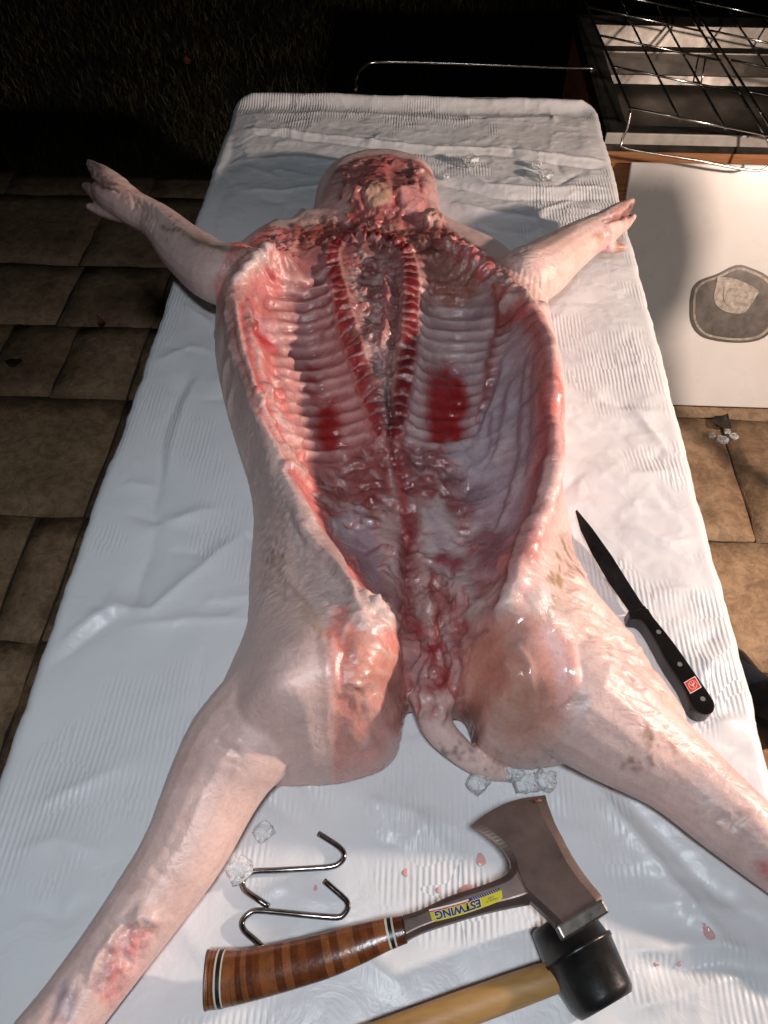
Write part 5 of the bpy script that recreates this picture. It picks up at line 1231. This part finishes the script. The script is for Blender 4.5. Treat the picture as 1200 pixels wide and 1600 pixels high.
# ------------------------------------------------------------------ person standing to the right of the table
def person():
    root = empty('person', (0.86,0.46,0), 'person in dark navy trousers standing right of the table', 'person')
    J = {'pel':((.92,.20,.93),.115),'wst':((.93,.15,1.08),.115),'chs':((.93,.13,1.28),.135),'nck':((.92,.15,1.46),.055),'hd0':((.91,.17,1.55),.075),'hd1':((.91,.185,1.66),.085),
         'hl':((.83,.24,.90),.085),'kl':((.715,.58,.50),.060),'al':((.715,.64,.10),.045),'tl':((.66,.76,.04),.035),
         'hr':((1.02,.18,.90),.085),'kr':((1.03,.26,.50),.060),'ar':((1.05,.18,.10),.045),'tr':((1.02,.31,.04),.035),
         'sl':((.76,.15,1.40),.055),'el':((.73,.12,1.14),.042),'wl':((.74,.20,.92),.028),
         'sr':((1.10,.14,1.40),.055),'er':((1.16,.10,1.14),.042),'wr':((1.14,.20,.92),.028)}
    E_ = [('pel','wst'),('wst','chs'),('chs','nck'),('nck','hd0'),('hd0','hd1'),('pel','hl'),('hl','kl'),('kl','al'),('al','tl'),('pel','hr'),('hr','kr'),('kr','ar'),('ar','tr'),('chs','sl'),('sl','el'),('el','wl'),('chs','sr'),('sr','er'),('er','wr')]
    for s_, w_ in (('l',-1),('r',1)):
        b_ = Vector(J['w'+s_][0]); J['p'+s_] = (tuple(b_+Vector((0,.02,-.07))),.026); E_.append(('w'+s_,'p'+s_))
        for k, (o1, L1) in enumerate([(-.024,.066),(-.008,.075),(.008,.070),(.024,.055)]):
            n1, n2 = 'f%s%d' % (s_,k), 'g%s%d' % (s_,k)
            J[n1] = (tuple(b_+Vector((o1*.8,.03,-.105))),.0085); J[n2] = (tuple(b_+Vector((o1,.05,-.105-L1*.6))),.0075); E_ += [('p'+s_,n1),(n1,n2)]
        J['th'+s_] = (tuple(b_+Vector((-w_*.04,.035,-.075))),.010); E_.append(('p'+s_,'th'+s_))
    names = list(J); me_ = bpy.data.meshes.new('body'); me_.from_pydata([J[n][0] for n in names], [(names.index(a_), names.index(b_)) for a_, b_ in E_], [])
    o = bpy.data.objects.new('body', me_); COL.objects.link(o)
    sk = o.modifiers.new('skin','SKIN'); ly = me_.skin_vertices[0] if me_.skin_vertices else None
    if ly is None:
        bm = bmesh.new(); bm.from_mesh(me_); bm.verts.layers.skin.verify(); bm.to_mesh(me_); bm.free(); ly = me_.skin_vertices[0]
    for k, n in enumerate(names):
        r_ = J[n][1]; ly.data[k].radius = (r_, r_); ly.data[k].use_root = (n == 'pel')
    sb = o.modifiers.new('sub','SUBSURF'); sb.levels = 2; sb.render_levels = 2
    dg_ = bpy.context.evaluated_depsgraph_get(); m2 = bpy.data.meshes.new_from_object(o.evaluated_get(dg_)); bpy.data.objects.remove(o)
    m2.materials.clear()
    for q in ('person_skin','denim'): m2.materials.append(M[q])
    wl = [Vector(J['wl'][0]), Vector(J['wr'][0])]
    for pl in m2.polygons:
        c_ = pl.center; hand = any((c_-w_).length < .19 and c_.z < w_.z-.005 for w_ in wl)
        pl.material_index = 0 if (c_.z > 1.47 or hand) else 1; pl.use_smooth = True
    m2.name = 'body'; link('body', m2, None, root)
    bm = bmesh.new(); bmesh.ops.create_uvsphere(bm, u_segments=20, v_segments=12, radius=.104)
    for q in bm.verts:
        if q.co.z < -.01 and q.co.y > -.02: q.co *= .8
        q.co = Vector((q.co.x*.9, q.co.y*1.05-.012, q.co.z))+Vector((.91,.175,1.665))
    me_ = bpy.data.meshes.new('hair'); bm.to_mesh(me_); bm.free(); link('hair', me_, M['hair'], root, True)
    for fx, fy, dr in ((.715,.66,(-.42,.90)),(1.05,.21,(-.2,.97))):
        d_ = Vector((dr[0],dr[1],0)).normalized()
        tube('shoe', [Vector((fx,fy,.045))-d_*.07, Vector((fx,fy,.05)), Vector((fx,fy,.042))+d_*.10, Vector((fx,fy,.03))+d_*.17], [.040,.046,.046,.028], M['black'], root, 14)
    hd = Vector((.91,.185,1.64))
    for s_ in (-1,1):
        disc('eye', hd+Vector((s_*.032,.083,.0)), .010, .004, M['white'], root, 10, (0,1,0)); disc('ear', hd+Vector((s_*.088,-.005,-.01)), .024, .008, M['person_skin'], root, 12, (s_,0,0))
    tube('nose', [hd+Vector((0,.085,.01)), hd+Vector((0,.104,-.022)), hd+Vector((0,.088,-.032))], [.007,.011,.008], M['person_skin'], root)
    tube('mouth', [hd+Vector((-.022,.080,-.055)), hd+Vector((0,.086,-.053)), hd+Vector((.022,.080,-.055))], [.003,.005,.003], M['leaf_red'], root)
person()

tc_ = empty('shadow_torch', (1.13,1.00,0), 'added torch out of view that throws a shadow on the white panel', 'added shadow caster')  # torch added out of view to throw a shadow on the white panel
tube('pole', [(1.13,1.0,0),(1.132,1.0,.45),(1.13,1.0,.86)], [.010,.011,.012], M['handle_wood'], tc_)
tube('shadow_torch_head', [(1.13,1.0,.855),(1.13,1.0,.87),(1.13,1.0,.93),(1.13,1.0,1.0),(1.13,1.0,1.01)], [.016,.034,.050,.046,.028], M['ply'], tc_, 18)
tube('shadow_torch_wick', [(1.13,1.0,1.009),(1.13,1.0,1.03)], .008, M['black'], tc_)
# ------------------------------------------------------------------ the two lamps on stands that light the work
def stand_lamp(loc, target, lbl, light):
    root = empty('work_lamp', (loc[0],loc[1],0), lbl, 'work lamp')
    p = Vector(loc); d_ = (Vector(target)-p).normalized()
    q = p-d_*.07
    tube('pole', [(q.x,q.y,.35),(q.x,q.y,q.z-.05)], .014, M['dark_metal'], root)
    for k in range(3):
        a_ = k*2.094+.4; tube('leg', [(q.x,q.y,.55),(q.x+.42*math.cos(a_),q.y+.42*math.sin(a_),.012)], .011, M['dark_metal'], root)
    tube('lamp_housing', [p-d_*.15, p-d_*.14, p-d_*.05, p-d_*.02], [.03,.05,.085,.10], M['dark_metal'], root, 20)
    tube('lamp_glass', [p-d_*.0195, p-d_*.014], [.085,.083], M['lamp'], root, 20)
    light.parent = root; light.matrix_parent_inverse = Matrix.Translation(root.location).inverted()
stand_lamp(KEY_LOC, (0.15,1.0,0.7), 'warm work lamp on a tripod right of the table', key)
stand_lamp(FILL_LOC, (-0.10,0.30,0.7), 'cool work lamp on a tall tripod behind the photographer', fill)
